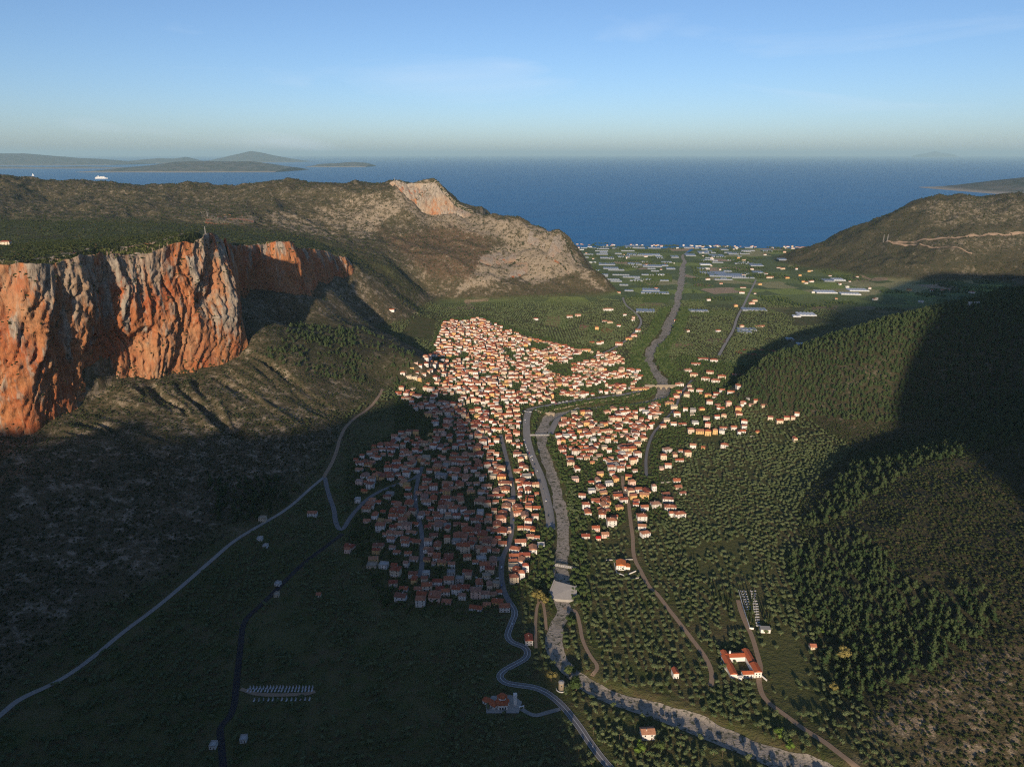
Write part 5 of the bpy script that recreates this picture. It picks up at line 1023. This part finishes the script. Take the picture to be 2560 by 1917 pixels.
# monastery around a courtyard
x, y, z = G(1864, 1697); t = thing('monastery', 'white monastery with red tiled wings around a dark courtyard', 'monastery', (x, y + 15, z), R_(3))
def wing(x0, x1, y0, y1, h, axis, rh, nm='wing'):
    b = MB(); b.box(x0, x1, y0, y1, -2, h)
    if axis == 'x': b.poly([(x1, y0, h), (x1, y1, h), (x1, (y0 + y1) / 2, h + rh * .9)]); b.poly([(x0, y1, h), (x0, y0, h), (x0, (y0 + y1) / 2, h + rh * .9)])
    else: b.poly([(x0, y0, h), (x1, y0, h), ((x0 + x1) / 2, y0, h + rh * .9)]); b.poly([(x1, y1, h), (x0, y1, h), ((x0 + x1) / 2, y1, h + rh * .9)])
    w = part(nm, b, [mat_white], t); b = MB(); b.gable(x0, x1, y0, y1, h + .02, rh, .35, axis); link('roof', b.mesh('roof', [mat_tile]), w); return w
w1 = wing(-14, -8, -13, 12, 4.2, 'y', 1.6); w2 = wing(-7.5, 7, 8, 14.5, 5.0, 'x', 1.6); w3 = wing(7.4, 13.5, -2, 18, 5.2, 'y', 1.5); w4 = wing(-3, 6.6, -14, -9, 4.4, 'x', 1.5); w5 = wing(7.2, 13.8, -14, -2.4, 6.4, 'y', 1.5)
w6 = wing(-13, -7.9, 12.4, 18, 4.6, 'y', 1.3)
for wx_ in (-1.5, 1.5, 4.5): o = link('window', win_mesh(1.0, 1.35, 'w'), w4); o.location = (wx_, -14, 1.8)
for wx_, wz in ((9, 3.6), (12, 3.6), (9, .8), (12, .8)): o = link('window', win_mesh(1.0, 1.35, 'w'), w5); o.location = (wx_, -14, wz)
b = MB(); b.box(-7.9, -3.1, -13.6, -13, -2, 2.6); b.cyl(-5.6, -14.5, -2, 2.4, 2.0, 1.6, 12); part('gate_wall', b, [mat_white], t); b = MB(); b.box(-7.1, -5.7, 11.2, 12.3, 4, 9.0); part('bell_wall', b, [mat_white], t)
occ_box(x, y + 15, 17, 20)
# villa beside the dirt track
x, y, z = G(1556, 1424); t = thing('villa', 'white villa with bright orange roof and lawn beside the dirt track', 'villa', (x, y + 4, z), R_(-6))
b = MB(); b.box(-6.5, 4, -5, 6, -2, 6); b.box(4.01, 9, -3, 3, -2, 3.6); part('wall', b, [mat_white], t)
m = NM('orange_tiles', .8, .2); mt_or = m.color(m.mix(m.noise(.8, 4), (.52, .15, .04), (.62, .20, .06)))
b = MB(); b.gable(-6.5, 4, -5, 6, 6.02, 2.2, .5, 'y'); b.gable(4.2, 9, -3, 3, 3.62, 1.2, .4, 'y'); part('roof', b, [mt_or], t)
for wx_ in (-4.5, -1.5, 1.8):
    for wz in (.9, 3.7): o = link('window', win_mesh(1.0, 1.35, 'w'), t); o.location = (wx_, -5, wz)
def garden_wall(pts, label, h=1.3, mat=None):
    g = [G(*p_) for p_ in pts]; o = g[0]; t = thing('garden_wall', label, 'wall', o); b = MB()
    for p0, p1 in zip(g[:-1], g[1:]):
        d = Vector((p1[0] - p0[0], p1[1] - p0[1])); n = Vector((-d.y, d.x)).normalized() * .22; q = [(p0[0] - o[0], p0[1] - o[1], p0[2] - o[2]), (p1[0] - o[0], p1[1] - o[1], p1[2] - o[2])]
        A = [(q[0][0] + n.x, q[0][1] + n.y), (q[0][0] - n.x, q[0][1] - n.y), (q[1][0] - n.x, q[1][1] - n.y), (q[1][0] + n.x, q[1][1] + n.y)]; zb0, zb1 = q[0][2] - 1, q[1][2] - 1; zt0, zt1 = q[0][2] + h, q[1][2] + h
        T = [(A[0][0], A[0][1], zt0), (A[1][0], A[1][1], zt0), (A[2][0], A[2][1], zt1), (A[3][0], A[3][1], zt1)]; B = [(A[0][0], A[0][1], zb0), (A[1][0], A[1][1], zb0), (A[2][0], A[2][1], zb1), (A[3][0], A[3][1], zb1)]
        b.poly(T)
        for k in range(4): b.poly([B[k], B[(k + 1) % 4], T[(k + 1) % 4], T[k]])
    part('masonry', b, [mat or mat_white], t)
garden_wall([(1534, 1402), (1541, 1432), (1562, 1440), (1590, 1428)], 'low white wall in front of the orange-roofed villa'); garden_wall([(1515, 1401), (1582, 1399)], 'pale boundary wall behind the orange-roofed villa', 1.5, mat_concrete); garden_wall([(1568, 1450), (1598, 1445)], 'short pale wall below the orange-roofed villa', 1.6, mat_concrete)
garden_wall([(1846, 1478), (1856, 1515), (1874, 1572), (1884, 1573)], 'long white wall along left side of the walled cemetery', 2.0); garden_wall([(1800, 1655), (1812, 1672), (1833, 1697)], 'thin white wall left of the monastery', 1.4); garden_wall([(1903, 1690), (1917, 1702)], 'white terrace wall right of the monastery', 1.6)
garden_wall([(1188, 1444), (1212, 1449), (1248, 1446)], 'white curved wall below the near town square', 1.6); garden_wall([(1218, 1246), (1285, 1246)], 'white garden wall left of the main street', 1.5); garden_wall([(1632, 1208), (1678, 1206)], 'pale garden wall at edge of right-bank olive groves', 1.4, mat_concrete); garden_wall([(1846, 1090), (1886, 1092)], 'pale wall below the scattered right-bank houses', 1.6, mat_concrete)
# cemeteries
m = NM('marble', .5, .4); mat_marble = m.color(m.mix(m.noise(1.5, 3), (.36, .36, .37), (.56, .56, .57)))
b = MB(); b.box(-.5, .5, -1.1, 1.1, -.5, .45); G_SLAB = b.mesh('slab', [mat_marble]); b = MB(); b.box(-.45, .45, .95, 1.12, .46, 1.3); b.box(-.1, .1, .97, 1.1, 1.31, 1.9); b.box(-.35, .35, .98, 1.09, 1.55, 1.7); G_HEAD = b.mesh('headstone', [mat_marble])
def grave(p_, rz, label, grp):
    t = thing('grave', label, 'grave', p_, rz, grp, (1.25, 1.25, 1.1)); link('slab', G_SLAB, t); link('headstone', G_HEAD, t)
def quad_grid(c, nu, nv):
    g = [np.array(G(*q)) for q in c]
    for i in range(nu):
        for j in range(nv):
            u_, v_ = (i + .5) / nu, (j + .5) / nv; p_ = (g[0] * (1 - u_) + g[1] * u_) * (1 - v_) + (g[3] * (1 - u_) + g[2] * u_) * v_
            p_ = p_ + np.array([random.uniform(-.25, .25), random.uniform(-.4, .4), 0]); yield i, j, (p_[0], p_[1], float(hz(p_[0], p_[1])))
for i, j, p_ in quad_grid([(1880, 1570), (1900, 1566), (1891, 1474), (1849, 1476)], 5, 14):
    if not (i == 2 or (i < 2 and j < 6)): grave(p_, R_(90), 'white marble grave in the walled cemetery above the monastery', 'graves above the monastery')
for i, j, p_ in quad_grid([(612, 1732), (785, 1729), (785, 1716), (625, 1716)], 20, 2): grave(p_, 0, 'white grave in the shaded lower-left cemetery, above its path', 'graves above the shaded cemetery path')
for i, j, p_ in quad_grid([(630, 1756), (780, 1752), (780, 1744), (630, 1746)], 13, 1): grave(p_, 0, 'white grave in the shaded lower-left cemetery, below its path', 'graves below the shaded cemetery path')
x, y, z = G(1912, 1578); t = thing('cemetery_chapel', 'flat-roofed white chapel at near end of the walled cemetery', 'chapel', (x, y, z), R_(-5)); b = MB(); b.box(-4.6, 4.6, -2.6, 2.6, -1, 4); part('wall', b, [mat_white], t); b = MB(); b.box(-5, 5, -3, 3, 4.01, 4.4, 0, True); part('roof', b, [mat_concrete], t); o = link('door', win_mesh(1.1, 2.1, 'd'), t); o.location = (0, -2.6, .1)
x, y, z = G(980, 778); t = thing('hillside_chapel', 'white cemetery chapel among dark cypresses beyond the town', 'chapel', (x, y, z)); b = MB(); b.box(-7, 7, -4, 4, -2, 5); part('wall', b, [mat_white], t); b = MB(); b.gable(-7, 7, -4, 4, 5.02, 2, .4); part('roof', b, [mat_tile], t); garden_wall([(948, 787), (1045, 785)], 'earth-brown terrace wall below far cypress cemetery', 4.0, mat_stone)
# cypresses and big trees
CYPL = [(1700, 1432, 1.35), (1738, 1440, 1.0), (1745, 1442, 1.1), (1785, 1500, 1.2), (1792, 1495, 1.25), (1805, 1510, 1.3), (1815, 1505, 1.2), (1822, 1530, 1.2), (1838, 1545, 1.1), (1830, 1500, 1.25), (1868, 1548, 1.35), (1876, 1556, 1.4), (1884, 1560, 1.3), (1877, 1530, 1.35), (1880, 1510, 1.3), (1890, 1500, 1.1), (1918, 1560, 1.3), (1908, 1545, 1.1), (1925, 1556, 1.2), (1310, 1258, 1.3), (1318, 1260, 1.4), (1305, 1260, 1.2), (1188, 1397, 1.3), (1629, 1290, 1.0), (1300, 945, 1.2), (1308, 948, 1.25)]
CYPL += [(1085 - k * 9, 800 - k * 4.2, 1.9) for k in range(10)]
for k, (a, b_, s_) in enumerate(CYPL):
    lb = ('tall dark cypress in the row beyond the town', 'cypresses beyond the town') if b_ < 830 else (('slender dark cypress in or beside the walled cemetery', 'cypresses by the walled cemetery') if a > 1650 else ('slender dark cypress between the town houses', 'cypresses in town'))
    x, y, z = G(a, b_); single_tree('cypress', CYPS[k % 2], (x, y, z - .3), (s_ * .9, s_ * .9, s_ * (1.25 if k % 3 else .95)), k * 1.3, lb[0], 'cypress', lb[1])
for a, b_, pr, s_, lb in [(1345, 1505, BIGY, 1.1, 'large yellow-green plane tree left of the concrete weir'), (1362, 1512, BIGY, .8, 'smaller yellow-green plane tree touching the concrete weir'), (2107, 1652, BIGY, 1.15, 'large yellow tree among pines right of the monastery'), (2082, 1730, BIGY, .75, 'pale yellow-green tree below the yellow one by the pines'), (1378, 1702, BIGY, .8, 'bright yellow tree behind the windmill tower'), (1600, 1878, BIGB, 1.0, 'bright green tree in front of the lone house below the river'), (1648, 1875, BIGG, .8, 'dark leafy tree right of the lone house below the river'),
                          (1440, 1725, BIGG, 1.25, 'dark round tree between windmill tower and river'), (1425, 1690, BIGG, 1.0, 'dark tree on the river bank above the windmill'), (1975, 1870, BIGB, .8, 'light green tree on the gravel riverbank at lower right'), (2050, 1580, BIGB, .7, 'light green tree beside the small house right of the monastery'), (1945, 1840, BIGB, .9, 'light green tree by the dirt track at lower right'), (1228, 1010, BIGG, .8, 'dark green tree by the sunlit upper town square'), (1300, 1040, BIGG, .9, 'dark green trees beside the stone bridge plaza')]:
    x, y, z = G(a, b_); single_tree('broadleaf_tree', pr, (x, y, z), s_, a * .1, lb, 'tree')
# weirs, bridges
x0, y0, z0 = G(1369, 1494); x1, y1, z1 = G(1441, 1500); xt0, yt0, _ = G(1386, 1466); xt1, yt1, _ = G(1440, 1474)
t = thing('concrete_weir', 'sloping grey concrete weir apron across the dry riverbed', 'weir', (x0, y0, z0)); zt_ = 5.0
b = MB(); P4 = [(0, 0, -.3), (x1 - x0, y1 - y0, -.3), (xt1 - x0, yt1 - y0, zt_ - 1), (xt0 - x0, yt0 - y0, zt_ - 1)]; b.poly(P4); q = [(p_[0], p_[1], -4) for p_ in P4]
for k in range(4): b.poly([q[k], q[(k + 1) % 4], P4[(k + 1) % 4], P4[k]])
part('apron', b, [mat_concrete], t)
for (a, c_) in ((0, 3), (1, 2)):
    b = MB(); p0, p1 = P4[a], P4[c_]; b.poly([(p0[0] - .7, p0[1], -4), (p0[0] + .7, p0[1], -4), (p0[0] + .7, p0[1], p0[2] + 1.2), (p0[0] - .7, p0[1], p0[2] + 1.2)]); b.poly([(p0[0] - .7, p0[1], p0[2] + 1.2), (p0[0] + .7, p0[1], p0[2] + 1.2), (p1[0] + .7, p1[1], p1[2] + 1.2), (p1[0] - .7, p1[1], p1[2] + 1.2)])
    for sg in (-.7, .7): b.poly([(p0[0] + sg, p0[1], -4), (p0[0] + sg, p0[1], p0[2] + 1.2), (p1[0] + sg, p1[1], p1[2] + 1.2), (p1[0] + sg, p1[1], -4)])
    part('side_wall', b, [mat_concrete], t)
occ_box((x0 + x1) / 2, y0 + 6, 16, 10)
def beam_bridge(pa, pb, w, h, name, label, mats, arches=0, cat='bridge', rail=True):
    A, B = Vector(G(*pa)), Vector(G(*pb)); L_ = (B - A).length; t = thing(name, label, cat, tuple((A + B) / 2), math.atan2(B.y - A.y, B.x - A.x)); zt = h
    b = MB(); b.box(-L_ / 2, L_ / 2, -w / 2, w / 2, zt - .7, zt, 0, True); part('deck', b, [mats[0]], t)
    if arches:
        sp = L_ / arches
        for sd in (-1, 1):
            for k in range(arches):
                b = MB(); x0_ = -L_ / 2 + k * sp; pr = []
                for j in range(13):
                    f = j / 12; pr.append((x0_ + sp * f, -4 + (zt + 2.2) * math.sin(math.pi * min(1, max(0, (f - .08) / .84))) ** .6 if .08 < f < .92 else -4))
                for (xa, za), (xb, zb_) in zip(pr[:-1], pr[1:]): b.poly([(xa, sd * w * .47, za), (xb, sd * w * .47, zb_), (xb, sd * w * .47, zt - .71), (xa, sd * w * .47, zt - .71)])
                for (xa, za), (xb, zb_) in zip(pr[:-1], pr[1:]):
                    if sd < 0: b.poly([(xa, -w * .47, za), (xb, -w * .47, zb_), (xb, w * .47, zb_), (xa, w * .47, za)])
                part('arch', b, [mats[1]], t)
    for sd in (-1, 1):
        b = MB()
        if rail:
            b.box(-L_ / 2, L_ / 2, sd * w * .48 - .08, sd * w * .48 + .08, zt + .95, zt + 1.15, 0, True); n = int(L_ / 2.5)
            for k in range(n + 1): xx = -L_ / 2 + L_ * k / n; b.box(xx - .12, xx + .12, sd * w * .48 - .1, sd * w * .48 + .1, zt, zt + .94)
        else: b.box(-L_ / 2, L_ / 2, sd * w * .48 - .25, sd * w * .48 + .25, zt, zt + 1.0)
        part('parapet', b, [mats[1] if not rail else mat_white], t)
    return t
beam_bridge((1343, 1030), (1386, 1040), 5, 3.4, 'stone_bridge', 'stone parapet bridge at the bend of the riverbed', [mat_conc, mat_stone], 3, rail=False)
beam_bridge((1612, 968), (1692, 969), 7, 4.2, 'arched_bridge', 'pale stone bridge with several arches at top of town', [mat_conc, mat_stone], 6, rail=False)
beam_bridge((1325, 1092), (1373, 1092), 2.6, 3.2, 'footbridge', 'white railed footbridge over the upper riverbed', [mat_concrete, mat_concrete], 0)
beam_bridge((1388, 1421), (1442, 1424), 2.0, 3.0, 'check_dam', 'low grey check dam with white rail above the concrete weir', [mat_concrete, mat_concrete], 0, 'dam')
def bank_wall(px, label, h, mat): garden_wall(px, label, h, mat)
bank_wall([(1378, 1328), (1372, 1290), (1362, 1240), (1350, 1195), (1332, 1155), (1326, 1110)], 'concrete river wall along the riverside street', .9, mat_concrete); bank_wall([(1385, 1026), (1467, 1008), (1560, 996), (1600, 985)], 'ochre stone retaining wall along the upper river bend', 2.4, mat_stone)
# sports ground
m = NM('running_track_red', .9, .1); mt_tr = m.color((.30, .065, .05)); m = NM('pitch_grass', .95, .1); mt_gr = m.color(m.mix(m.noise(.08, 3), (.045, .085, .03), (.065, .11, .038)))
c0 = np.array(G(1895, 881)); e0 = np.array(G(1838, 879)); rx = abs(c0[0] - e0[0]); ry_ = rx * .52; nst = 72
def oval(rx, ry_, z_, name, mat):
    b = MB(); b.poly([(rx * math.copysign(abs(math.cos(a)) ** .75, math.cos(a)), ry_ * math.sin(a), z_) for a in [2 * math.pi * k / nst for k in range(nst)]]); return b.mesh(name, [mat])
zt0 = float(max(hz(c0[0] + dx_, c0[1] + dy_) for dx_ in (-rx, 0, rx) for dy_ in (-ry_, 0, ry_)))
o = link('running_track', oval(rx, ry_, .4, 'running_track', mt_tr), kind='structure'); o.location = (c0[0], c0[1], zt0); o.rotation_euler = (0, 0, R_(-6)); occ_box(c0[0], c0[1], rx + 5, ry_ + 6)
o2 = link('football_pitch', oval(rx * .80, ry_ * .66, .5, 'football_pitch', mt_gr), kind='structure'); o2.location = o.location; o2.rotation_euler = o.rotation_euler
x, y, z = G(1850, 907); b = MB(); b.poly([(-42, -30, .6), (46, -34, .6), (52, 24, .6), (-28, 28, .6)]); o = link('training_pitch', b.mesh('training_pitch', [mt_gr]), kind='structure'); o.location = (x, y, z)
# beach
m = NM('beach_sand', .95, .1); ribbon('beach', [(300, 4226), (600, 4200), (1000, 4165), (1400, 4125), (1620, 4085)], [16, 18, 18, 16, 12], m.color(m.mix(m.noise(.05, 3), (.40, .36, .30), (.52, .47, .40))), .9, 12.0, 3, .2, keep=False)
# ploughed plots near the town
for pts, c_, nm in [([(1370, 792), (1405, 792), (1400, 818), (1358, 812)], (.26, .20, .10), 'stubble_field'), ([(1405, 795), (1422, 800), (1412, 822), (1395, 820)], (.12, .16, .04), 'green_field'), ([(1450, 812), (1474, 814), (1468, 826), (1446, 824)], (.28, .15, .09), 'ploughed_field'), ([(1474, 815), (1508, 818), (1500, 830), (1466, 828)], (.08, .13, .03), 'green_field'), ([(1508, 820), (1535, 823), (1528, 834), (1496, 832)], (.26, .11, .06), 'ploughed_field'), ([(1760, 846), (1812, 846), (1815, 856), (1780, 860), (1756, 855)], (.17, .12, .08), 'ploughed_field'), ([(1680, 860), (1730, 858), (1732, 864), (1680, 870)], (.28, .18, .11), 'bare_plot'), ([(1595, 760), (1650, 760), (1650, 765), (1592, 765)], (.26, .16, .10), 'ploughed_field'), ([(1590, 735), (1680, 733), (1670, 757), (1590, 757)], (.11, .15, .04), 'green_field'), ([(1605, 690), (1680, 690), (1680, 705), (1605, 702)], (.14, .18, .04), 'green_field'), ([(1715, 775), (1830, 778), (1825, 790), (1720, 788)], (.12, .16, .04), 'green_field'), ([(1740, 708), (1780, 712), (1770, 717), (1735, 714)], (.24, .16, .10), 'ploughed_field')]:
    g = [G(*q) for q in pts]; ctr = np.mean(g, 0); NU = 8; V = []
    for i in range(NU + 1):
        for j in range(NU + 1):
            u_, v_ = i / NU, j / NU; gg = [np.array(q) for q in (g if len(g) == 4 else [g[0], g[1], g[2], g[3]])]; p_ = (gg[0] * (1 - u_) + gg[1] * u_) * (1 - v_) + (gg[3] * (1 - u_) + gg[2] * u_) * v_; V.append((p_[0], p_[1], float(hz(p_[0], p_[1])) + .5))
    m = NM(nm, .95, .05); n_ = m.noise(.05, 4); link(nm, mesh_np(nm, V, grid_faces(NU + 1, NU + 1), True, [m.color(m.mix(n_, tuple(.75 * q for q in c_), tuple(1.2 * q for q in c_)))]), kind='structure')
    a = np.array(g); occ_box(ctr[0], ctr[1], np.ptp(a[:, 0]) * .42, np.ptp(a[:, 1]) * .42)
# cars
CARC = [('white', (.75, .75, .75)), ('silver', (.42, .43, .45)), ('dark', (.03, .03, .04)), ('red', (.40, .03, .03)), ('blue', (.04, .09, .25)), ('grey', (.18, .18, .19))]
m = NM('car_paint', .3, .5); mat_car = m.color(m.n('ShaderNodeObjectInfo').outputs['Color'])
b = MB(); b.box(-.88, .88, -2.1, 2.1, .35, .95, 0, True); CAR_B = b.mesh('body', [mat_car]); b = MB()
b.poly([(-.75, -1.0, 1.45), (.75, -1.0, 1.45), (.75, .7, 1.45), (-.75, .7, 1.45)]); lo_ = [(-.86, -1.6, .951), (.86, -1.6, .951), (.86, 1.3, .951), (-.86, 1.3, .951)]; hi2 = [(-.75, -1.0, 1.45), (.75, -1.0, 1.45), (.75, .7, 1.45), (-.75, .7, 1.45)]
for k in range(4): b.poly([lo_[k], lo_[(k + 1) % 4], hi2[(k + 1) % 4], hi2[k]], 1)
CAR_C = b.mesh('cabin', [mat_car, mat_win]); b = MB(); b.tube((-.1, 0, 0), (.1, 0, 0), .32, None, 12); b.poly([(-.1, .32 * math.cos(a), .32 * math.sin(a)) for a in [math.pi * k / 6 for k in range(12)]]); CAR_W = b.mesh('wheel', [mat_dark])
CARS = [(1313, 1050, 1), (1314, 1056, 1), (1310, 1100, 1), (1312, 1106, 1), (1314, 1112, 1), (1316, 1118, 1), (1319, 1124, 1), (1323, 1133, 1), (1327, 1143, 1), (1331, 1150, 1), (1330, 1140, 1), (1336, 1162, 1), (1343, 1178, 1), (1358, 1225, 1), (1365, 1252, 1), (1371, 1290, 1), (1376, 1312, 1), (1379, 1318, 1)] + [(1312 + 7 * k, 1029 - 1.2 * k + (k % 3) * 2, 0) for k in range(7)] + [(1390 + 9 * k, 1009 - 1.9 * k, 0) for k in range(6)] + [(1424, 1027, 0), (1433, 1026, 0), (1442, 1025, 0), (1279, 1268, 1), (1283, 1300, 1), (1254, 1420, 1), (1281, 1563, 1), (1041, 1250, 1), (1254, 1466, 1)]
cc = {}
for k, (a, b_, al) in enumerate(CARS):
    cw, col_ = CARC[(k * 7 + k // 3) % 6 if k % 2 else 0]; zn = 'on the riverside street' if a < 1385 and b_ > 1040 and a > 1295 else ('in the plaza by the bridge' if b_ < 1035 and a < 1385 else ('on the upper river road' if b_ < 1035 else 'parked on a town street')); key = f'{cw} car {zn}'; cc[key] = cc.get(key, 0) + 1
    x, y, z = G(a, b_); t = thing('car', f'small {key}, {ordinal(cc[key] - 1)} of its colour there', 'car', (x, y, z + .38), (random.uniform(-.1, .1) if al else 1.5 + random.uniform(-.2, .2)), 'cars parked in the town')
    o = link('body', CAR_B, t); o.color = (*col_, 1); o = link('cabin', CAR_C, t); o.color = (*col_, 1)
    for wx_ in (-.8, .8):
        for wy_ in (-1.3, 1.3): o = link('wheel', CAR_W, t); o.location = (wx_, wy_, .32)
# cruise ship and boats
x, y, z = seaP(254, 447); t = thing('cruise_ship', 'white cruise ship sailing on the blue sea at upper left', 'ship', (x, y, 0), R_(4)); Ls = 250.0
b = MB(); pr = [(-.5, .0), (-.5, .0)]; hw = 15
b.poly([(-Ls / 2, -hw, 18), (Ls * .38, -hw, 18), (Ls / 2, 0, 20), (Ls * .38, hw, 18), (-Ls / 2, hw, 18)]); 
for (xa, ya), (xb, yb) in [((-Ls / 2, -hw), (Ls * .38, -hw)), ((Ls * .38, -hw), (Ls / 2, 0)), ((Ls / 2, 0), (Ls * .38, hw)), ((Ls * .38, hw), (-Ls / 2, hw)), ((-Ls / 2, hw), (-Ls / 2, -hw))]: b.poly([(xa, ya, -3), (xb, yb, -3), (xb, yb, 18), (xa, ya, 18)])
part('hull', b, [mat_white], t); b = MB(); b.box(-Ls * .46, Ls * .34, -13, 13, 18.1, 30); b.box(-Ls * .42, Ls * .28, -12, 12, 30.1, 40); b.box(-Ls * .1, Ls * .25, -11, 11, 40.1, 45); part('superstructure', b, [mat_white], t); b = MB(); b.box(-Ls * .28, -Ls * .20, -5, 5, 40.1, 58); part('funnel', b, [mat_white], t); b = MB()
for zz in (21, 25, 33, 37): b.box(-Ls * .455, Ls * .335, -13.4, -13.05, zz, zz + 1.6, 0, True)
part('deck_windows', b, [mat_win], t)
x, y, z = seaP(83, 440); t = thing('sailing_boat', 'tiny white boat on the sea left of the cruise ship', 'boat', (x, y, 0)); b = MB(); b.box(-30, 30, -7, 7, -1, 9); part('hull', b, [mat_white], t); b = MB(); b.poly([(-20, 0, 10), (20, 0, 10), (-5, 0, 55)]); b.tube((-5, 0, 9), (-5, 0, 56), 1); part('sail', b, [mat_white], t)
# pylons, mast, poles
def lattice_mast(p_, h, label, w=4.0):
    t = thing('pylon', label, 'pylon', p_)
    for k in range(4):
        sx, sy = ((-1, -1), (1, -1), (1, 1), (-1, 1))[k]; b = MB(); b.tube((sx * w / 2, sy * w / 2, -2), (sx * .3, sy * .3, h), .28, .15, 4); part('leg', b, [mat_concrete], t)
    for k in range(3): zz = h * (.62 + .15 * k); b = MB(); b.tube((-w * (.9 - .15 * k), 0, zz), (w * (.9 - .15 * k), 0, zz), .22, None, 4); part('crossarm', b, [mat_concrete], t)
    for k in range(4): z0_, z1_ = h * k / 5, h * (k + 1) / 5; f0, f1 = 1 - k / 5 * .85, 1 - (k + 1) / 5 * .85; b = MB(); b.tube((-w / 2 * f0, -w / 2 * f0, z0_), (w / 2 * f1, -w / 2 * f1, z1_), .14, None, 4); b.tube((w / 2 * f0, -w / 2 * f0, z0_), (-w / 2 * f1, -w / 2 * f1, z1_), .14, None, 4); part('brace', b, [mat_concrete], t)
lattice_mast(G(2208, 606), 34, 'lattice pylon at left end of the hill track'); lattice_mast(G(2218, 605), 32, 'second lattice pylon just right of the first by the hill track'); lattice_mast(P(514, 586, 1300), 14, 'thin mast on top of the orange cliff', 1.2); lattice_mast(P(987, 458, 2995), 22, 'thin mast on the far rocky summit', 1.6); lattice_mast(P(519, 543, 2470), 20, 'thin mast above the far orange rock band', 1.6)
for a, b_, lb in [(1483, 1838, 'wooden utility pole right of the lower main road'), (1548, 1855, 'wooden utility pole left of the lone house below the river'), (1300, 1692, 'street lamp pole inside the hairpin bend'), (1805, 1895, 'wooden utility pole in the grove at bottom right'), (1701, 1855, 'wooden utility pole right of the lone house')]:
    t = thing('utility_pole', lb, 'pole', G(a, b_)); b = MB(); b.tube((0, 0, -1), (0, 0, 8.5), .16, .11, 7); part('post', b, [M_BARK], t); b = MB(); b.tube((-1.0, 0, 7.9), (1.0, 0, 7.9), .07, None, 5); part('crossarm', b, [M_BARK], t)
